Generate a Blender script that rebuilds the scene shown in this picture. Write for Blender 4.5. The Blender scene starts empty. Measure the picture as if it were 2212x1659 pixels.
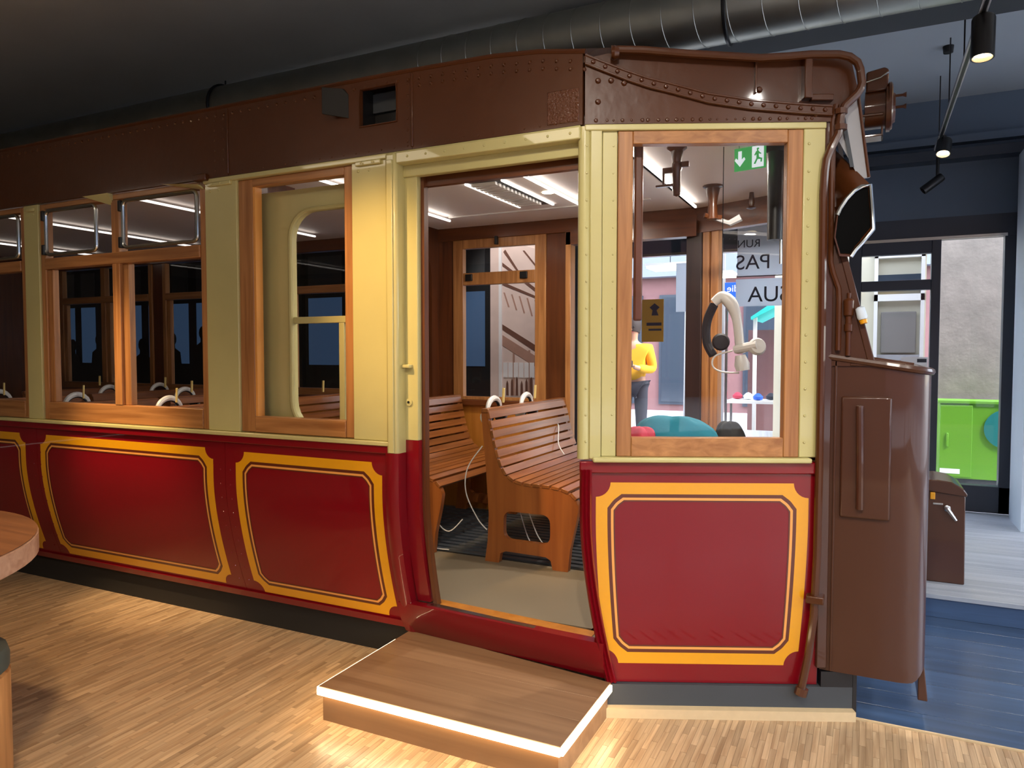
import bpy, bmesh, math, random
from mathutils import Vector, Matrix
random.seed(7)
S = bpy.context.scene
COL = S.collection
PI = math.pi

# ------------------------------------------------------------------ camera
cam_d = bpy.data.cameras.new('camera'); cam = bpy.data.objects.new('camera', cam_d); COL.objects.link(cam)
cam.location = (0, 0, 1.45)
cam.rotation_euler = (math.radians(90 - 2.43), 0, math.radians(25.9))
cam_d.sensor_width = 36.0; cam_d.lens = 36.0 * 1580 / 2212
cam_d.clip_start = 0.02; cam_d.clip_end = 300
S.camera = cam

# ------------------------------------------------------------------ world, sun, daylight, exposure
world = bpy.data.worlds.new('sky'); S.world = world; world.use_nodes = True
wn = world.node_tree.nodes; wl = world.node_tree.links; wn.clear()
sky = wn.new('ShaderNodeTexSky'); sky.sky_type = 'NISHITA'; sky.sun_disc = False
sky.sun_elevation = math.radians(50); sky.sun_rotation = math.radians(115)
bg = wn.new('ShaderNodeBackground'); bg.inputs['Strength'].default_value = 1.7
wo = wn.new('ShaderNodeOutputWorld')
hs = wn.new('ShaderNodeHueSaturation'); hs.inputs['Saturation'].default_value = .5
wl.new(sky.outputs[0], hs.inputs['Color']); wl.new(hs.outputs[0], bg.inputs[0]); wl.new(bg.outputs[0], wo.inputs[0])
sun_d = bpy.data.lights.new('sun', 'SUN'); sun_d.energy = 2.6; sun_d.angle = 0.01; sun_d.color = (1, .94, .84)
sun = bpy.data.objects.new('sun', sun_d); COL.objects.link(sun)
sun.rotation_euler = Vector((-.55, .3, -.8)).to_track_quat('-Z', 'Y').to_euler()

def portal(loc, direction, sx, sy):
    d = bpy.data.lights.new('window_portal', 'AREA'); d.shape = 'RECTANGLE'; d.size = sx; d.size_y = sy
    d.cycles.is_portal = True
    o = bpy.data.objects.new('window_portal', d); COL.objects.link(o); o.location = loc
    o.rotation_euler = Vector(direction).to_track_quat('-Z', 'Y').to_euler()
portal((-.7, 7.2, 1.4), (0, -1, 0), 3.6, 2.6)
portal((4.98, 1.8, 1.5), (-1, 0, 0), 8.0, 2.8)
portal((2.6, -3.18, 1.5), (0, 1, 0), 4.6, 2.8)

def spot(loc, target, energy, color, deg, blend=.6, r=.03):
    d = bpy.data.lights.new('track_and_fill_spot', 'SPOT'); d.energy = energy; d.color = color
    d.spot_size = math.radians(deg); d.spot_blend = blend; d.shadow_soft_size = r
    o = bpy.data.objects.new('track_and_fill_spot', d); COL.objects.link(o); o.location = loc
    o.rotation_euler = (Vector(target) - Vector(loc)).to_track_quat('-Z', 'Y').to_euler()
WARM = (1, .70, .38)
spot((-2.3, 1.0, 3.3), (-1.98, 2.72, 1.68), 420, (1, .64, .28), 25, 1.0, .06)
spot((-3.9, 1.6, 3.3), (-3.72, 2.72, .92), 520, WARM, 26, 1.0, .06)
spot((-4.4, 1.9, 3.3), (-3.4, 2.2, 0), 130, WARM, 62, .9, .1)
spot((-2.4, 1.2, 3.3), (-2.3, 1.9, 0), 130, WARM, 62, .9, .1)
spot((-1.2, .4, 3.3), (-.6, 1.9, 0), 60, (1, .78, .52), 70, .8, .1)
spot((-.9, .4, 3.3), (-1.4, 2.72, 2.4), 50, (1, .8, .55), 50, .8, .1)
spot((-3.0, 5.35, 3.3), (-2.9, 6.2, 1.7), 90, (1, .9, .82), 60, .6, .05)  # spot added to brighten the station mural
spot((-.05, .25, 3.3), (-.55, 2.9, 1.25), 220, (1, .93, .82), 58, .9, .05)  # made-up spot, added to brighten the cab side
spot((1.3, 1.0, 3.3), (0, 3.1, 1.0), 90, (1, .95, .88), 60, .9, .04)  # second added spot, lifting the tram's front end
spot((.6, 1.2, 3.3), (.1, 2.4, 0), 70, (1, .9, .78), 70, .9, .12)
def ceiling_fill(loc, e, color=(1, .86, .68)):
    d = bpy.data.lights.new('hall_fill_light', 'AREA'); d.shape = 'RECTANGLE'; d.size = 1.5; d.size_y = .3; d.energy = e; d.color = color
    o = bpy.data.objects.new('hall_fill_light', d); COL.objects.link(o); o.location = loc
for x, e in ((-7.5, 10), (-4.5, 14), (-2.0, 22)): ceiling_fill((x, -.6, 3.35), e)  # unseen area lights added as fill for the dim hall
for l_, e in (((-1.69, 3.96, 2.366), 16), ((-.55, 3.75, 2.35), 24)):  # first sits at the platform downlight; second is fill added for the cab
    d = bpy.data.lights.new('tram_downlight_and_fill', 'AREA'); d.size = .08; d.energy = e; d.color = (1, .9, .78)
    o = bpy.data.objects.new('tram_downlight_and_fill', d); COL.objects.link(o); o.location = l_

S.view_settings.view_transform = 'Standard'; S.view_settings.look = 'None'
S.view_settings.gamma = 1.0; S.view_settings.use_curve_mapping = False
S.view_settings.exposure = 0.0
S.cycles.max_bounces = 8; S.cycles.diffuse_bounces = 4; S.cycles.glossy_bounces = 3; S.cycles.transparent_max_bounces = 20
S.cycles.sample_clamp_indirect = 6.0
S.cycles.use_denoising = True; S.cycles.adaptive_threshold = .03

# ------------------------------------------------------------------ materials
def lin(c):
    return tuple(((x/255)/12.92 if x/255 <= .04045 else ((x/255+.055)/1.055)**2.4) for x in c)

def base_mat(name):
    m = bpy.data.materials.new(name); m.use_nodes = True
    nt = m.node_tree; b = nt.nodes['Principled BSDF']
    return m, nt, b

def paint(name, rgb, rough=.35, metal=0, coat=0, spec=.5, noise=0, nscale=8, bump=0, bscale=30, coat_rough=.03, trans=0):
    m, nt, b = base_mat(name)
    c = lin(rgb)
    b.inputs['Base Color'].default_value = (*c, 1); b.inputs['Roughness'].default_value = rough
    b.inputs['Metallic'].default_value = metal; b.inputs['Coat Weight'].default_value = coat
    b.inputs['Coat Roughness'].default_value = coat_rough
    b.inputs['Specular IOR Level'].default_value = spec
    tc = nt.nodes.new('ShaderNodeTexCoord')
    if noise:
        n = nt.nodes.new('ShaderNodeTexNoise'); n.inputs['Scale'].default_value = nscale; n.inputs['Detail'].default_value = 5
        r = nt.nodes.new('ShaderNodeMapRange'); r.inputs[3].default_value = 1-noise; r.inputs[4].default_value = 1+noise
        h = nt.nodes.new('ShaderNodeHueSaturation'); h.inputs['Color'].default_value = (*c, 1)
        nt.links.new(tc.outputs['Object'], n.inputs['Vector']); nt.links.new(n.outputs['Fac'], r.inputs[0])
        nt.links.new(r.outputs[0], h.inputs['Value']); nt.links.new(h.outputs[0], b.inputs['Base Color'])
    if bump:
        n2 = nt.nodes.new('ShaderNodeTexNoise'); n2.inputs['Scale'].default_value = bscale; n2.inputs['Detail'].default_value = 3
        bp = nt.nodes.new('ShaderNodeBump'); bp.inputs['Strength'].default_value = bump; bp.inputs['Distance'].default_value = .01
        nt.links.new(tc.outputs['Object'], n2.inputs['Vector']); nt.links.new(n2.outputs['Fac'], bp.inputs['Height'])
        nt.links.new(bp.outputs[0], b.inputs['Normal'])
    return m

def wood(name, dark, light, axis='z', scale=1.0, rough=.4, coat=0, vary=.25):
    """straight grain along one object axis; each board gets its own tone"""
    m, nt, b = base_mat(name)
    N = nt.nodes.new; Lk = nt.links.new
    tc = N('ShaderNodeTexCoord'); mp = N('ShaderNodeMapping')
    sc = {'x': (1.2, 22, 22), 'y': (22, 1.2, 22), 'z': (22, 22, 1.2)}[axis]
    mp.inputs['Scale'].default_value = [v*scale for v in sc]
    oi = N('ShaderNodeObjectInfo'); geo = N('ShaderNodeNewGeometry')
    add = N('ShaderNodeMath'); add.operation = 'ADD'
    fr = N('ShaderNodeMath'); fr.operation = 'FRACT'
    Lk(oi.outputs['Random'], add.inputs[0]); Lk(geo.outputs['Random Per Island'], add.inputs[1]); Lk(add.outputs[0], fr.inputs[0])
    mul = N('ShaderNodeMath'); mul.operation = 'MULTIPLY'; mul.inputs[1].default_value = 37
    Lk(fr.outputs[0], mul.inputs[0])
    Lk(tc.outputs['Object'], mp.inputs['Vector']); Lk(mul.outputs[0], mp.inputs['Location'])
    n = N('ShaderNodeTexNoise'); n.inputs['Scale'].default_value = 1.6; n.inputs['Detail'].default_value = 6; n.inputs['Distortion'].default_value = .6
    Lk(mp.outputs[0], n.inputs['Vector'])
    cr = N('ShaderNodeValToRGB'); cr.color_ramp.elements[0].position = .3; cr.color_ramp.elements[1].position = .72
    cr.color_ramp.elements[0].color = (*lin(dark), 1); cr.color_ramp.elements[1].color = (*lin(light), 1)
    Lk(n.outputs['Fac'], cr.inputs[0])
    mr = N('ShaderNodeMapRange'); mr.inputs[3].default_value = 1-vary; mr.inputs[4].default_value = 1+vary
    Lk(fr.outputs[0], mr.inputs[0])
    h = N('ShaderNodeHueSaturation'); Lk(cr.outputs[0], h.inputs['Color']); Lk(mr.outputs[0], h.inputs['Value'])
    Lk(h.outputs[0], b.inputs['Base Color'])
    bp = N('ShaderNodeBump'); bp.inputs['Strength'].default_value = .12; bp.inputs['Distance'].default_value = .004
    Lk(n.outputs['Fac'], bp.inputs['Height']); Lk(bp.outputs[0], b.inputs['Normal'])
    b.inputs['Roughness'].default_value = rough; b.inputs['Coat Weight'].default_value = coat
    b.inputs['Coat Roughness'].default_value = .15
    return m

def emit(name, rgb, strength):
    m, nt, b = base_mat(name)
    b.inputs['Base Color'].default_value = (*lin(rgb), 1)
    b.inputs['Emission Color'].default_value = (*lin(rgb), 1); b.inputs['Emission Strength'].default_value = strength
    return m

def glass(name, tint=(1, 1, 1), ior=1.5):
    m = bpy.data.materials.new(name); m.use_nodes = True; nt = m.node_tree; nt.nodes.clear()
    N = nt.nodes.new
    o = N('ShaderNodeOutputMaterial'); mx = N('ShaderNodeMixShader'); t = N('ShaderNodeBsdfTransparent'); g = N('ShaderNodeBsdfGlossy')
    lw = N('ShaderNodeLayerWeight'); lw.inputs['Blend'].default_value = .5
    pw = N('ShaderNodeMath'); pw.operation = 'POWER'; pw.inputs[1].default_value = 5
    f = N('ShaderNodeMapRange'); f.inputs[3].default_value = .016; f.inputs[4].default_value = .9
    nt.links.new(lw.outputs['Facing'], pw.inputs[0]); nt.links.new(pw.outputs[0], f.inputs[0])
    t.inputs[0].default_value = (*tint, 1); g.inputs['Roughness'].default_value = 0.0
    nt.links.new(f.outputs[0], mx.inputs[0]); nt.links.new(t.outputs[0], mx.inputs[1]); nt.links.new(g.outputs[0], mx.inputs[2])
    nt.links.new(mx.outputs[0], o.inputs[0])
    return m

M = {}
M['cream'] = paint('cream_gloss_paint', (196, 186, 126), .3, coat=.4, noise=.05, bump=.05, bscale=25)
M['red'] = paint('crimson_coach_paint', (122, 5, 19), .32, coat=.55, spec=.3, coat_rough=.02, noise=.04, nscale=3)
M['gold'] = paint('golden_yellow_paint', (226, 158, 10), .35, coat=.6)
M['linebrown'] = paint('dark_brown_lining_paint', (92, 36, 10), .4, coat=.5)
M['linetan'] = paint('orange_tan_lining_paint', (232, 160, 78), .4, coat=.5)
M['brown'] = paint('thick_brown_gloss_paint', (78, 40, 15), .34, coat=.35, spec=.35, noise=.12, nscale=6, bump=.16, bscale=16, coat_rough=.06)
M['brownflat'] = paint('dash_brown_gloss_paint', (72, 41, 27), .32, coat=.45, spec=.35, noise=.06, nscale=4, bump=.04, bscale=5, coat_rough=.04)
M['brownrough'] = paint('blistered_brown_paint', (92, 50, 24), .25, coat=.8, noise=.1, bump=.9, bscale=120)
M['oak'] = wood('oiled_oak_z', (144, 92, 48), (188, 132, 78), 'z', vary=.08, coat=.2)
M['oakx'] = wood('oiled_oak_x', (144, 92, 48), (188, 132, 78), 'x', vary=.08, coat=.2)
M['dwood'] = wood('dark_panel_wood', (74, 36, 14), (104, 54, 22), 'z', .7, .35, .3, .06)
M['dwoodx'] = wood('dark_beam_wood', (84, 42, 18), (112, 60, 26), 'x', .7, .35, .3, .06)
M['shadewood'] = wood('shade_darkened_wood', (34, 20, 14), (50, 30, 20), 'z', .7, .4, .1, .05)  # panel wood with shade put into its colour, for the far corner post
M['mwood'] = wood('honey_panel_wood', (166, 102, 34), (190, 124, 50), 'z', .7, .35, .3, .06)
M['slat'] = wood('bench_slat_wood', (118, 66, 28), (156, 94, 46), 'y', 1.2, .34, .25, .2)
M['bench'] = wood('bench_side_wood', (132, 70, 26), (160, 92, 40), 'z', .6, .4, .25, .08)
M['parquet'] = wood('oak_parquet_strip', (158, 126, 92), (204, 174, 136), 'y', 1.4, .38, .15, .2)
M['stepwood'] = wood('oak_step_board', (124, 90, 60), (152, 116, 82), 'x', .5, .4, .1, .08)
M['table'] = wood('walnut_brown_table_top', (120, 74, 44), (152, 98, 60), 'x', .6, .4, .15, .05)
M['tablerim'] = wood('pale_table_rim', (164, 122, 96), (196, 156, 128), 'x', .8, .5, 0, .05)
M['deckblue'] = wood('dark_blue_deck_board', (48, 70, 100), (64, 90, 126), 'x', .5, .32, .2, .12)
M['deckpale'] = wood('weathered_grey_deck_board', (150, 158, 170), (186, 192, 200), 'x', .6, .5, 0, .08)
M['ceil'] = paint('charcoal_ceiling', (172, 172, 166), .75, noise=.12, nscale=1.5, bump=.2, bscale=3)
M['ceil2'] = paint('grey_ceiling', (150, 160, 168), .7, noise=.06, nscale=2)
M['navy'] = paint('slate_blue_wall', (78, 94, 112), .6, noise=.05, nscale=3)
M['wallgrey'] = paint('warm_grey_plaster', (120, 116, 110), .8, noise=.05)
M['frame'] = paint('anthracite_window_frame', (46, 54, 66), .4)
M['galv'] = paint('galvanised_duct_steel', (176, 178, 170), .42, metal=1, noise=.18, nscale=7, bump=.05, bscale=4)
M['steel'] = paint('bright_steel', (190, 192, 190), .22, metal=1)
M['silver'] = paint('silver_grey_paint', (158, 158, 160), .25, coat=.5, noise=.08, nscale=14)
M['black'] = paint('black_metal', (20, 20, 22), .4)
M['dark'] = paint('matt_black_plinth', (26, 24, 20), .7)
M['slate'] = paint('slate_plinth_panel', (62, 66, 70), .6, noise=.06)
M['trimpale'] = paint('pale_wood_trim', (206, 182, 142), .5, noise=.1, nscale=30)
M['white'] = paint('white_plastic', (226, 224, 220), .35)
M['headwhite'] = paint('white_headset_plastic', (214, 212, 208), .35)
M['pad'] = paint('dark_ear_cushion', (26, 26, 30), .7)
M['peg'] = paint('pale_yellow_wood_peg', (224, 196, 120), .5)
M['void'] = paint('matt_black_hood_shade', (8, 8, 8), .95, spec=.1)
M['beam'] = paint('dark_beam_paint', (44, 50, 56), .7)
M['intceil'] = paint('light_grey_tram_ceiling', (240, 234, 232), .5)
M['lino'] = paint('grey_brown_linoleum', (120, 108, 88), .5, noise=.05, nscale=3)
M['led'] = emit('warm_led', (255, 226, 178), 16)
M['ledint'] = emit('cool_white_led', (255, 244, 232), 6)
M['leddim'] = emit('dim_white_led', (255, 244, 232), 2.2)
M['lampglow'] = emit('warm_lamp_glow', (255, 214, 150), 60)
M['downlight'] = emit('downlight_glow', (255, 232, 190), 12)
M['glass'] = glass('clear_glass'); M['tint'] = glass('grey_tinted_glass', (.80, .84, .86))
M['conc'] = paint('board_marked_concrete', (132, 124, 116), .85, noise=.35, nscale=6, bump=.4, bscale=20)
M['green'] = paint('lime_green_sheet_metal', (104, 164, 44), .35)
M['teal'] = paint('teal_sticker', (30, 120, 116), .4)
M['pave'] = paint('pale_street_paving', (172, 172, 174), .8, noise=.08, nscale=3)
M['signblue'] = paint('royal_blue_sign', (30, 90, 200), .4)
M['signwhite'] = paint('white_sign_face', (236, 240, 244), .4)
m_, nt_n, b_ = base_mat('translucent_white_sheet'); b_.inputs['Base Color'].default_value = (*lin((236, 240, 244)), 1)
tr_ = nt_n.nodes.new('ShaderNodeBsdfTranslucent'); tr_.inputs[0].default_value = (*lin((236, 240, 244)), 1); mx_ = nt_n.nodes.new('ShaderNodeMixShader'); mx_.inputs[0].default_value = .6
nt_n.links.new(b_.outputs[0], mx_.inputs[1]); nt_n.links.new(tr_.outputs[0], mx_.inputs[2]); nt_n.links.new(mx_.outputs[0], nt_n.nodes['Material Output'].inputs[0])
M['sheet'] = m_
M['ink'] = paint('dark_lettering', (34, 42, 56), .5)
M['turq'] = paint('turquoise_fabric', (40, 190, 180), .7)
M['turq2'] = paint('blue_turquoise_cloth', (24, 120, 140), .8, bump=.3, bscale=20)
M['pink'] = paint('pink_red_cloth', (190, 60, 80), .8, bump=.3, bscale=20)
M['facade'] = paint('brown_red_facade', (120, 84, 84), .8, noise=.1)
M['facade2'] = paint('grey_facade_band', (112, 120, 134), .7, noise=.05)
M['shopdark'] = paint('dark_shop_glass', (52, 60, 70), .1)
M['rubber'] = paint('dark_green_cushion', (62, 66, 58), .7, noise=.15, nscale=20)
M['cloth_y'] = paint('yellow_jacket_fabric', (228, 170, 40), .8)
M['cloth_d'] = paint('dark_trouser_fabric', (42, 44, 54), .85)
M['skin'] = paint('skin', (196, 146, 118), .5)
M['hair'] = paint('dark_hair', (44, 32, 26), .7)
M['exitgreen'] = emit('exit_sign_green', (60, 150, 80), .7)
M['exitwhite'] = emit('exit_sign_white', (214, 226, 236), .8)
M['scr_dark'] = paint('dark_print', (30, 32, 36), .5)
M['scr_blue'] = emit('dim_blue_screen', (66, 92, 126), .30)
M['scr_grey'] = paint('grey_print', (70, 74, 78), .5)
M['mur_lo'] = paint('sepia_print_light', (226, 206, 200), .6, noise=.12, nscale=9)
M['mur_mid'] = paint('sepia_print_mid', (176, 138, 124), .6, noise=.15, nscale=14)
M['mur_dk'] = paint('sepia_print_dark', (110, 74, 62), .6, noise=.15, nscale=14)
M['mur_wh'] = paint('print_white', (240, 240, 244), .6)
M['interior_cream'] = paint('cream_room_wall', (196, 190, 168), .8)
M['ledpanel'] = emit('office_led_panel', (255, 244, 214), 2.2)
M['palegrey'] = paint('pale_grey_column', (206, 220, 234), .6, noise=.04)

# ------------------------------------------------------------------ mesh helpers
class MB:
    def __init__(s): s.v = []; s.f = []
    def add(s, vs, fs):
        n = len(s.v); s.v += [tuple(p) for p in vs]; s.f += [tuple(i+n for i in f) for f in fs]; return s
    def box(s, x0, x1, y0, y1, z0, z1):
        return s.add([(x0,y0,z0),(x1,y0,z0),(x1,y1,z0),(x0,y1,z0),(x0,y0,z1),(x1,y0,z1),(x1,y1,z1),(x0,y1,z1)],
                     [(0,3,2,1),(4,5,6,7),(0,1,5,4),(1,2,6,5),(2,3,7,6),(3,0,4,7)])
    def hexa(s, lo, hi):   # two quads
        return s.add(list(lo)+list(hi), [(0,3,2,1),(4,5,6,7),(0,1,5,4),(1,2,6,5),(2,3,7,6),(3,0,4,7)])
    def obox(s, c, ux, uy, uz, hx, hy, hz):
        c = Vector(c); ux = Vector(ux).normalized()*hx; uy = Vector(uy).normalized()*hy; uz = Vector(uz).normalized()*hz
        P = lambda a, b, d: c+ux*a+uy*b+uz*d
        return s.add([P(-1,-1,-1),P(1,-1,-1),P(1,1,-1),P(-1,1,-1),P(-1,-1,1),P(1,-1,1),P(1,1,1),P(-1,1,1)],
                     [(0,3,2,1),(4,5,6,7),(0,1,5,4),(1,2,6,5),(2,3,7,6),(3,0,4,7)])
    def prism(s, pts, off):
        n = len(pts); off = Vector(off); pts = [Vector(p) for p in pts]
        return s.add(pts+[p+off for p in pts], [tuple(range(n-1,-1,-1)), tuple(range(n,2*n))]+[(i,(i+1)%n,n+(i+1)%n,n+i) for i in range(n)])
    def tube(s, path, r, n=8, closed=False):
        P = [Vector(p) for p in path]; m = len(P); rr = r if isinstance(r, (list, tuple)) else [r]*m
        vs = []; up = None
        for i in range(m):
            a = P[i-1] if (i > 0 or closed) else P[i]; b = P[(i+1) % m] if (i < m-1 or closed) else P[i]
            t = (b-a).normalized()
            if up is None: up = Vector((0,0,1)) if abs(t.z) < .9 else Vector((1,0,0))
            u = (up-t*up.dot(t)).normalized(); w = t.cross(u); up = u
            for k in range(n):
                an = 2*PI*k/n; vs.append(P[i]+(u*math.cos(an)+w*math.sin(an))*rr[i])
        fs = []
        for i in range(m if closed else m-1):
            j = (i+1) % m
            for k in range(n): fs.append((i*n+k, i*n+(k+1)%n, j*n+(k+1)%n, j*n+k))
        if not closed: fs += [tuple(range(n-1,-1,-1)), tuple((m-1)*n+k for k in range(n))]
        return s.add(vs, fs)
    def lathe(s, prof, c, axis=(0,0,1), n=20):
        c = Vector(c); ax = Vector(axis).normalized(); u = ax.orthogonal().normalized(); w = ax.cross(u)
        vs = []
        for r, h in prof:
            for k in range(n):
                an = 2*PI*k/n; vs.append(c+ax*h+(u*math.cos(an)+w*math.sin(an))*max(r, 1e-4))
        fs = []
        for i in range(len(prof)-1):
            for k in range(n): fs.append((i*n+k, i*n+(k+1)%n, (i+1)*n+(k+1)%n, (i+1)*n+k))
        fs += [tuple(range(n-1,-1,-1)), tuple((len(prof)-1)*n+k for k in range(n))]
        return s.add(vs, fs)
    def grid(s, F, nu, nv, thick=None):
        """F(u,v,d): surface for u,v in 0..1; with thick a closed slab between d=0 and d=thick"""
        idx = lambda i, j, o: o+i*(nv+1)+j
        A = [F(i/nu, j/nv, 0) for i in range(nu+1) for j in range(nv+1)]
        fs = [(idx(i,j,0), idx(i+1,j,0), idx(i+1,j+1,0), idx(i,j+1,0)) for i in range(nu) for j in range(nv)]
        if thick is not None:
            o = len(A); A += [F(i/nu, j/nv, thick) for i in range(nu+1) for j in range(nv+1)]
            fs += [(idx(i,j,o), idx(i,j+1,o), idx(i+1,j+1,o), idx(i+1,j,o)) for i in range(nu) for j in range(nv)]
            for i in range(nu):
                fs.append((idx(i,0,0), idx(i,0,o), idx(i+1,0,o), idx(i+1,0,0))); fs.append((idx(i,nv,0), idx(i+1,nv,0), idx(i+1,nv,o), idx(i,nv,o)))
            for j in range(nv):
                fs.append((idx(0,j,0), idx(0,j+1,0), idx(0,j+1,o), idx(0,j,o))); fs.append((idx(nu,j,0), idx(nu,j,o), idx(nu,j+1,o), idx(nu,j+1,0)))
        return s.add(A, fs)
    def ring(s, lo, li, off):
        """flat band between two equal-length loops, raised by off (a function of index? constant vector)"""
        n = len(lo); off = Vector(off); a = [Vector(p) for p in lo]; b = [Vector(p) for p in li]
        vs = a+b+[p+off for p in a]+[p+off for p in b]
        fs = []
        for i in range(n):
            j = (i+1) % n
            fs += [(2*n+i, 2*n+j, 3*n+j, 3*n+i), (i, j, 2*n+j, 2*n+i), (n+j, n+i, 3*n+i, 3*n+j)]
        return s.add(vs, fs)
    def dome(s, c, nrm, r, h=None, n=6):
        h = h or r*.6; c = Vector(c); a = Vector(nrm).normalized(); u = a.orthogonal().normalized(); w = a.cross(u)
        vs = [c+(u*math.cos(2*PI*k/n)+w*math.sin(2*PI*k/n))*r for k in range(n)]+[c+a*h*.8+(u*math.cos(2*PI*k/n)+w*math.sin(2*PI*k/n))*r*.6 for k in range(n)]+[c+a*h]
        return s.add(vs, [(k,(k+1)%n,n+(k+1)%n,n+k) for k in range(n)]+[(n+k,n+(k+1)%n,2*n) for k in range(n)])
    def mesh(s, name, mat, angle=35):
        me = bpy.data.meshes.new(name); me.from_pydata(s.v, [], s.f); 
        bm = bmesh.new(); bm.from_mesh(me); bmesh.ops.recalc_face_normals(bm, faces=bm.faces); bm.to_mesh(me); bm.free()
        for p in me.polygons: p.use_smooth = True
        me.set_sharp_from_angle(angle=math.radians(angle))
        me.materials.append(M[mat]); return me
    def build(s, name, mat, parent=None, bevel=0, angle=35, kind=None, loc=None):
        o = bpy.data.objects.new(name, s.mesh(name, mat, angle)); COL.objects.link(o)
        if parent: o.parent = parent
        if loc: o.location = loc
        if bevel:
            b = o.modifiers.new('bevel', 'BEVEL'); b.width = bevel; b.segments = 2; b.limit_method = 'ANGLE'; b.angle_limit = math.radians(40)
        if kind: o['kind'] = kind
        return o

def tag(o, label, cat, group=None):
    o['label'] = label; o['category'] = cat
    if group: o['group'] = group
    return o
def thing(name, label, cat, loc=(0,0,0), group=None):
    o = bpy.data.objects.new(name, None); COL.objects.link(o); o.location = loc; o.empty_display_size = .1
    return tag(o, label, cat, group)
def struct(o): o['kind'] = 'structure'; return o
def box(name, mat, b, parent=None, bevel=0): return MB().box(*b).build(name, mat, parent, bevel)
def copy_tree(o, parent=None):
    c = o.copy(); COL.objects.link(c)
    if parent: c.parent = parent
    for ch in list(o.children): copy_tree(ch, c)
    return c
def curve2d(loops, thick):
    """filled 2D outline (first loop) with holes (others) -> verts, faces of a slab in local x,y with z 0..thick"""
    cu = bpy.data.curves.new('tmp', 'CURVE'); cu.dimensions = '2D'; cu.fill_mode = 'BOTH'; cu.extrude = thick/2
    for lp in loops:
        sp = cu.splines.new('POLY'); sp.points.add(len(lp)-1); sp.use_cyclic_u = True
        for p, q in zip(sp.points, lp): p.co = (q[0], q[1], 0, 1)
    o = bpy.data.objects.new('tmp', cu); COL.objects.link(o)
    me = bpy.data.meshes.new_from_object(o.evaluated_get(bpy.context.evaluated_depsgraph_get()))
    vs = [tuple(v.co) for v in me.vertices]; fs = [tuple(p.vertices) for p in me.polygons]
    bpy.data.objects.remove(o); bpy.data.curves.remove(cu); bpy.data.meshes.remove(me)
    return vs, fs
def plate(mb, loops, thick, origin, ux, uy):
    vs, fs = curve2d(loops, thick); o = Vector(origin); ux = Vector(ux); uy = Vector(uy); uz = ux.cross(uy)
    return mb.add([o+ux*x+uy*y+uz*z for x, y, z in vs], fs)
def text(name, body, size, mat, parent, loc, ux, uy, depth=.001, align='CENTER'):
    cu = bpy.data.curves.new('tmp', 'FONT'); cu.body = body; cu.size = size; cu.align_x = align; cu.extrude = depth
    o = bpy.data.objects.new('tmp', cu); COL.objects.link(o)
    me = bpy.data.meshes.new_from_object(o.evaluated_get(bpy.context.evaluated_depsgraph_get()))
    bpy.data.objects.remove(o); bpy.data.curves.remove(cu)
    ux = Vector(ux); uy = Vector(uy); uz = ux.cross(uy); L = Vector(loc)
    for v in me.vertices: c = v.co.copy(); v.co = L+ux*c.x+uy*c.y+uz*c.z
    me.materials.clear(); me.materials.append(M[mat]); me.name = name
    t = bpy.data.objects.new(name, me); COL.objects.link(t); t.parent = parent
    return t
def rrect(x0, x1, y0, y1, r, n=5):
    pts = []
    for cx, cy, a0 in ((x1-r, y1-r, 0), (x0+r, y1-r, 90), (x0+r, y0+r, 180), (x1-r, y0+r, 270)):
        for i in range(n+1):
            a = math.radians(a0+90*i/n); pts.append((cx+r*math.cos(a), cy+r*math.sin(a)))
    return pts

# ================================================================== the room
YW = 7.1; ZC = 3.55
floor = struct(box('floor', 'trimpale', (-12, 5, -3.2, 3.15, -.1, -.006)))
floor.data.materials[0] = M['parquet']
def in_view(x, y, z=0):
    v = Vector((x, y, z-1.45)); yw, p = math.radians(25.9), math.radians(2.43)
    f = Vector((-math.sin(yw)*math.cos(p), math.cos(yw)*math.cos(p), -math.sin(p))); r = Vector((math.cos(yw), math.sin(yw), 0)); u = r.cross(f)
    d = v.dot(f)
    return d > .1 and abs(v.dot(r)/d) < .78 and abs(v.dot(u)/d) < .6
SW, SL = .0225, .20
strips = []; cut = []
for i in range(int(7.4/SW)):
    x = -6.2+i*SW; off = (i*0.37 % 1)*SL*.9
    for j in range(14):
        y = .62+off+j*SL
        lim = 2.9 if x < -1.9 else (2.74 if x < -.9 else 2.74+(x+.9)*.475)
        e = min(lim, 3.145)
        if y-SL/2 > e-.01 or not in_view(x, y): continue
        (strips if y+SL/2 <= e else cut).append((x, y) if y+SL/2 <= e else (x, y, e))
strips.sort(key=lambda p: p[0]**2+p[1]**2)
sm = MB().box(-SW/2+.0004, SW/2-.0004, -SL/2+.0004, SL/2-.0004, -.006, 0).mesh('parquet_strip', 'parquet')
for k, (x, y) in enumerate(strips[:300]):
    o = bpy.data.objects.new('parquet_strip', sm); COL.objects.link(o); o.parent = floor; o.location = (x, y, random.uniform(-.0004, 0))
rest = MB()
for x, y in strips[300:]:
    h = random.uniform(-.0004, 0)
    rest.box(x-SW/2+.0004, x+SW/2-.0004, y-SL/2+.0004, y+SL/2-.0004, -.006, h)
for x, y, e in cut: rest.box(x-SW/2+.0004, x+SW/2-.0004, y-SL/2+.0004, e, -.006, random.uniform(-.0004, 0))
rest.build('parquet_field', 'parquet', floor, kind='stuff')

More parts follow.
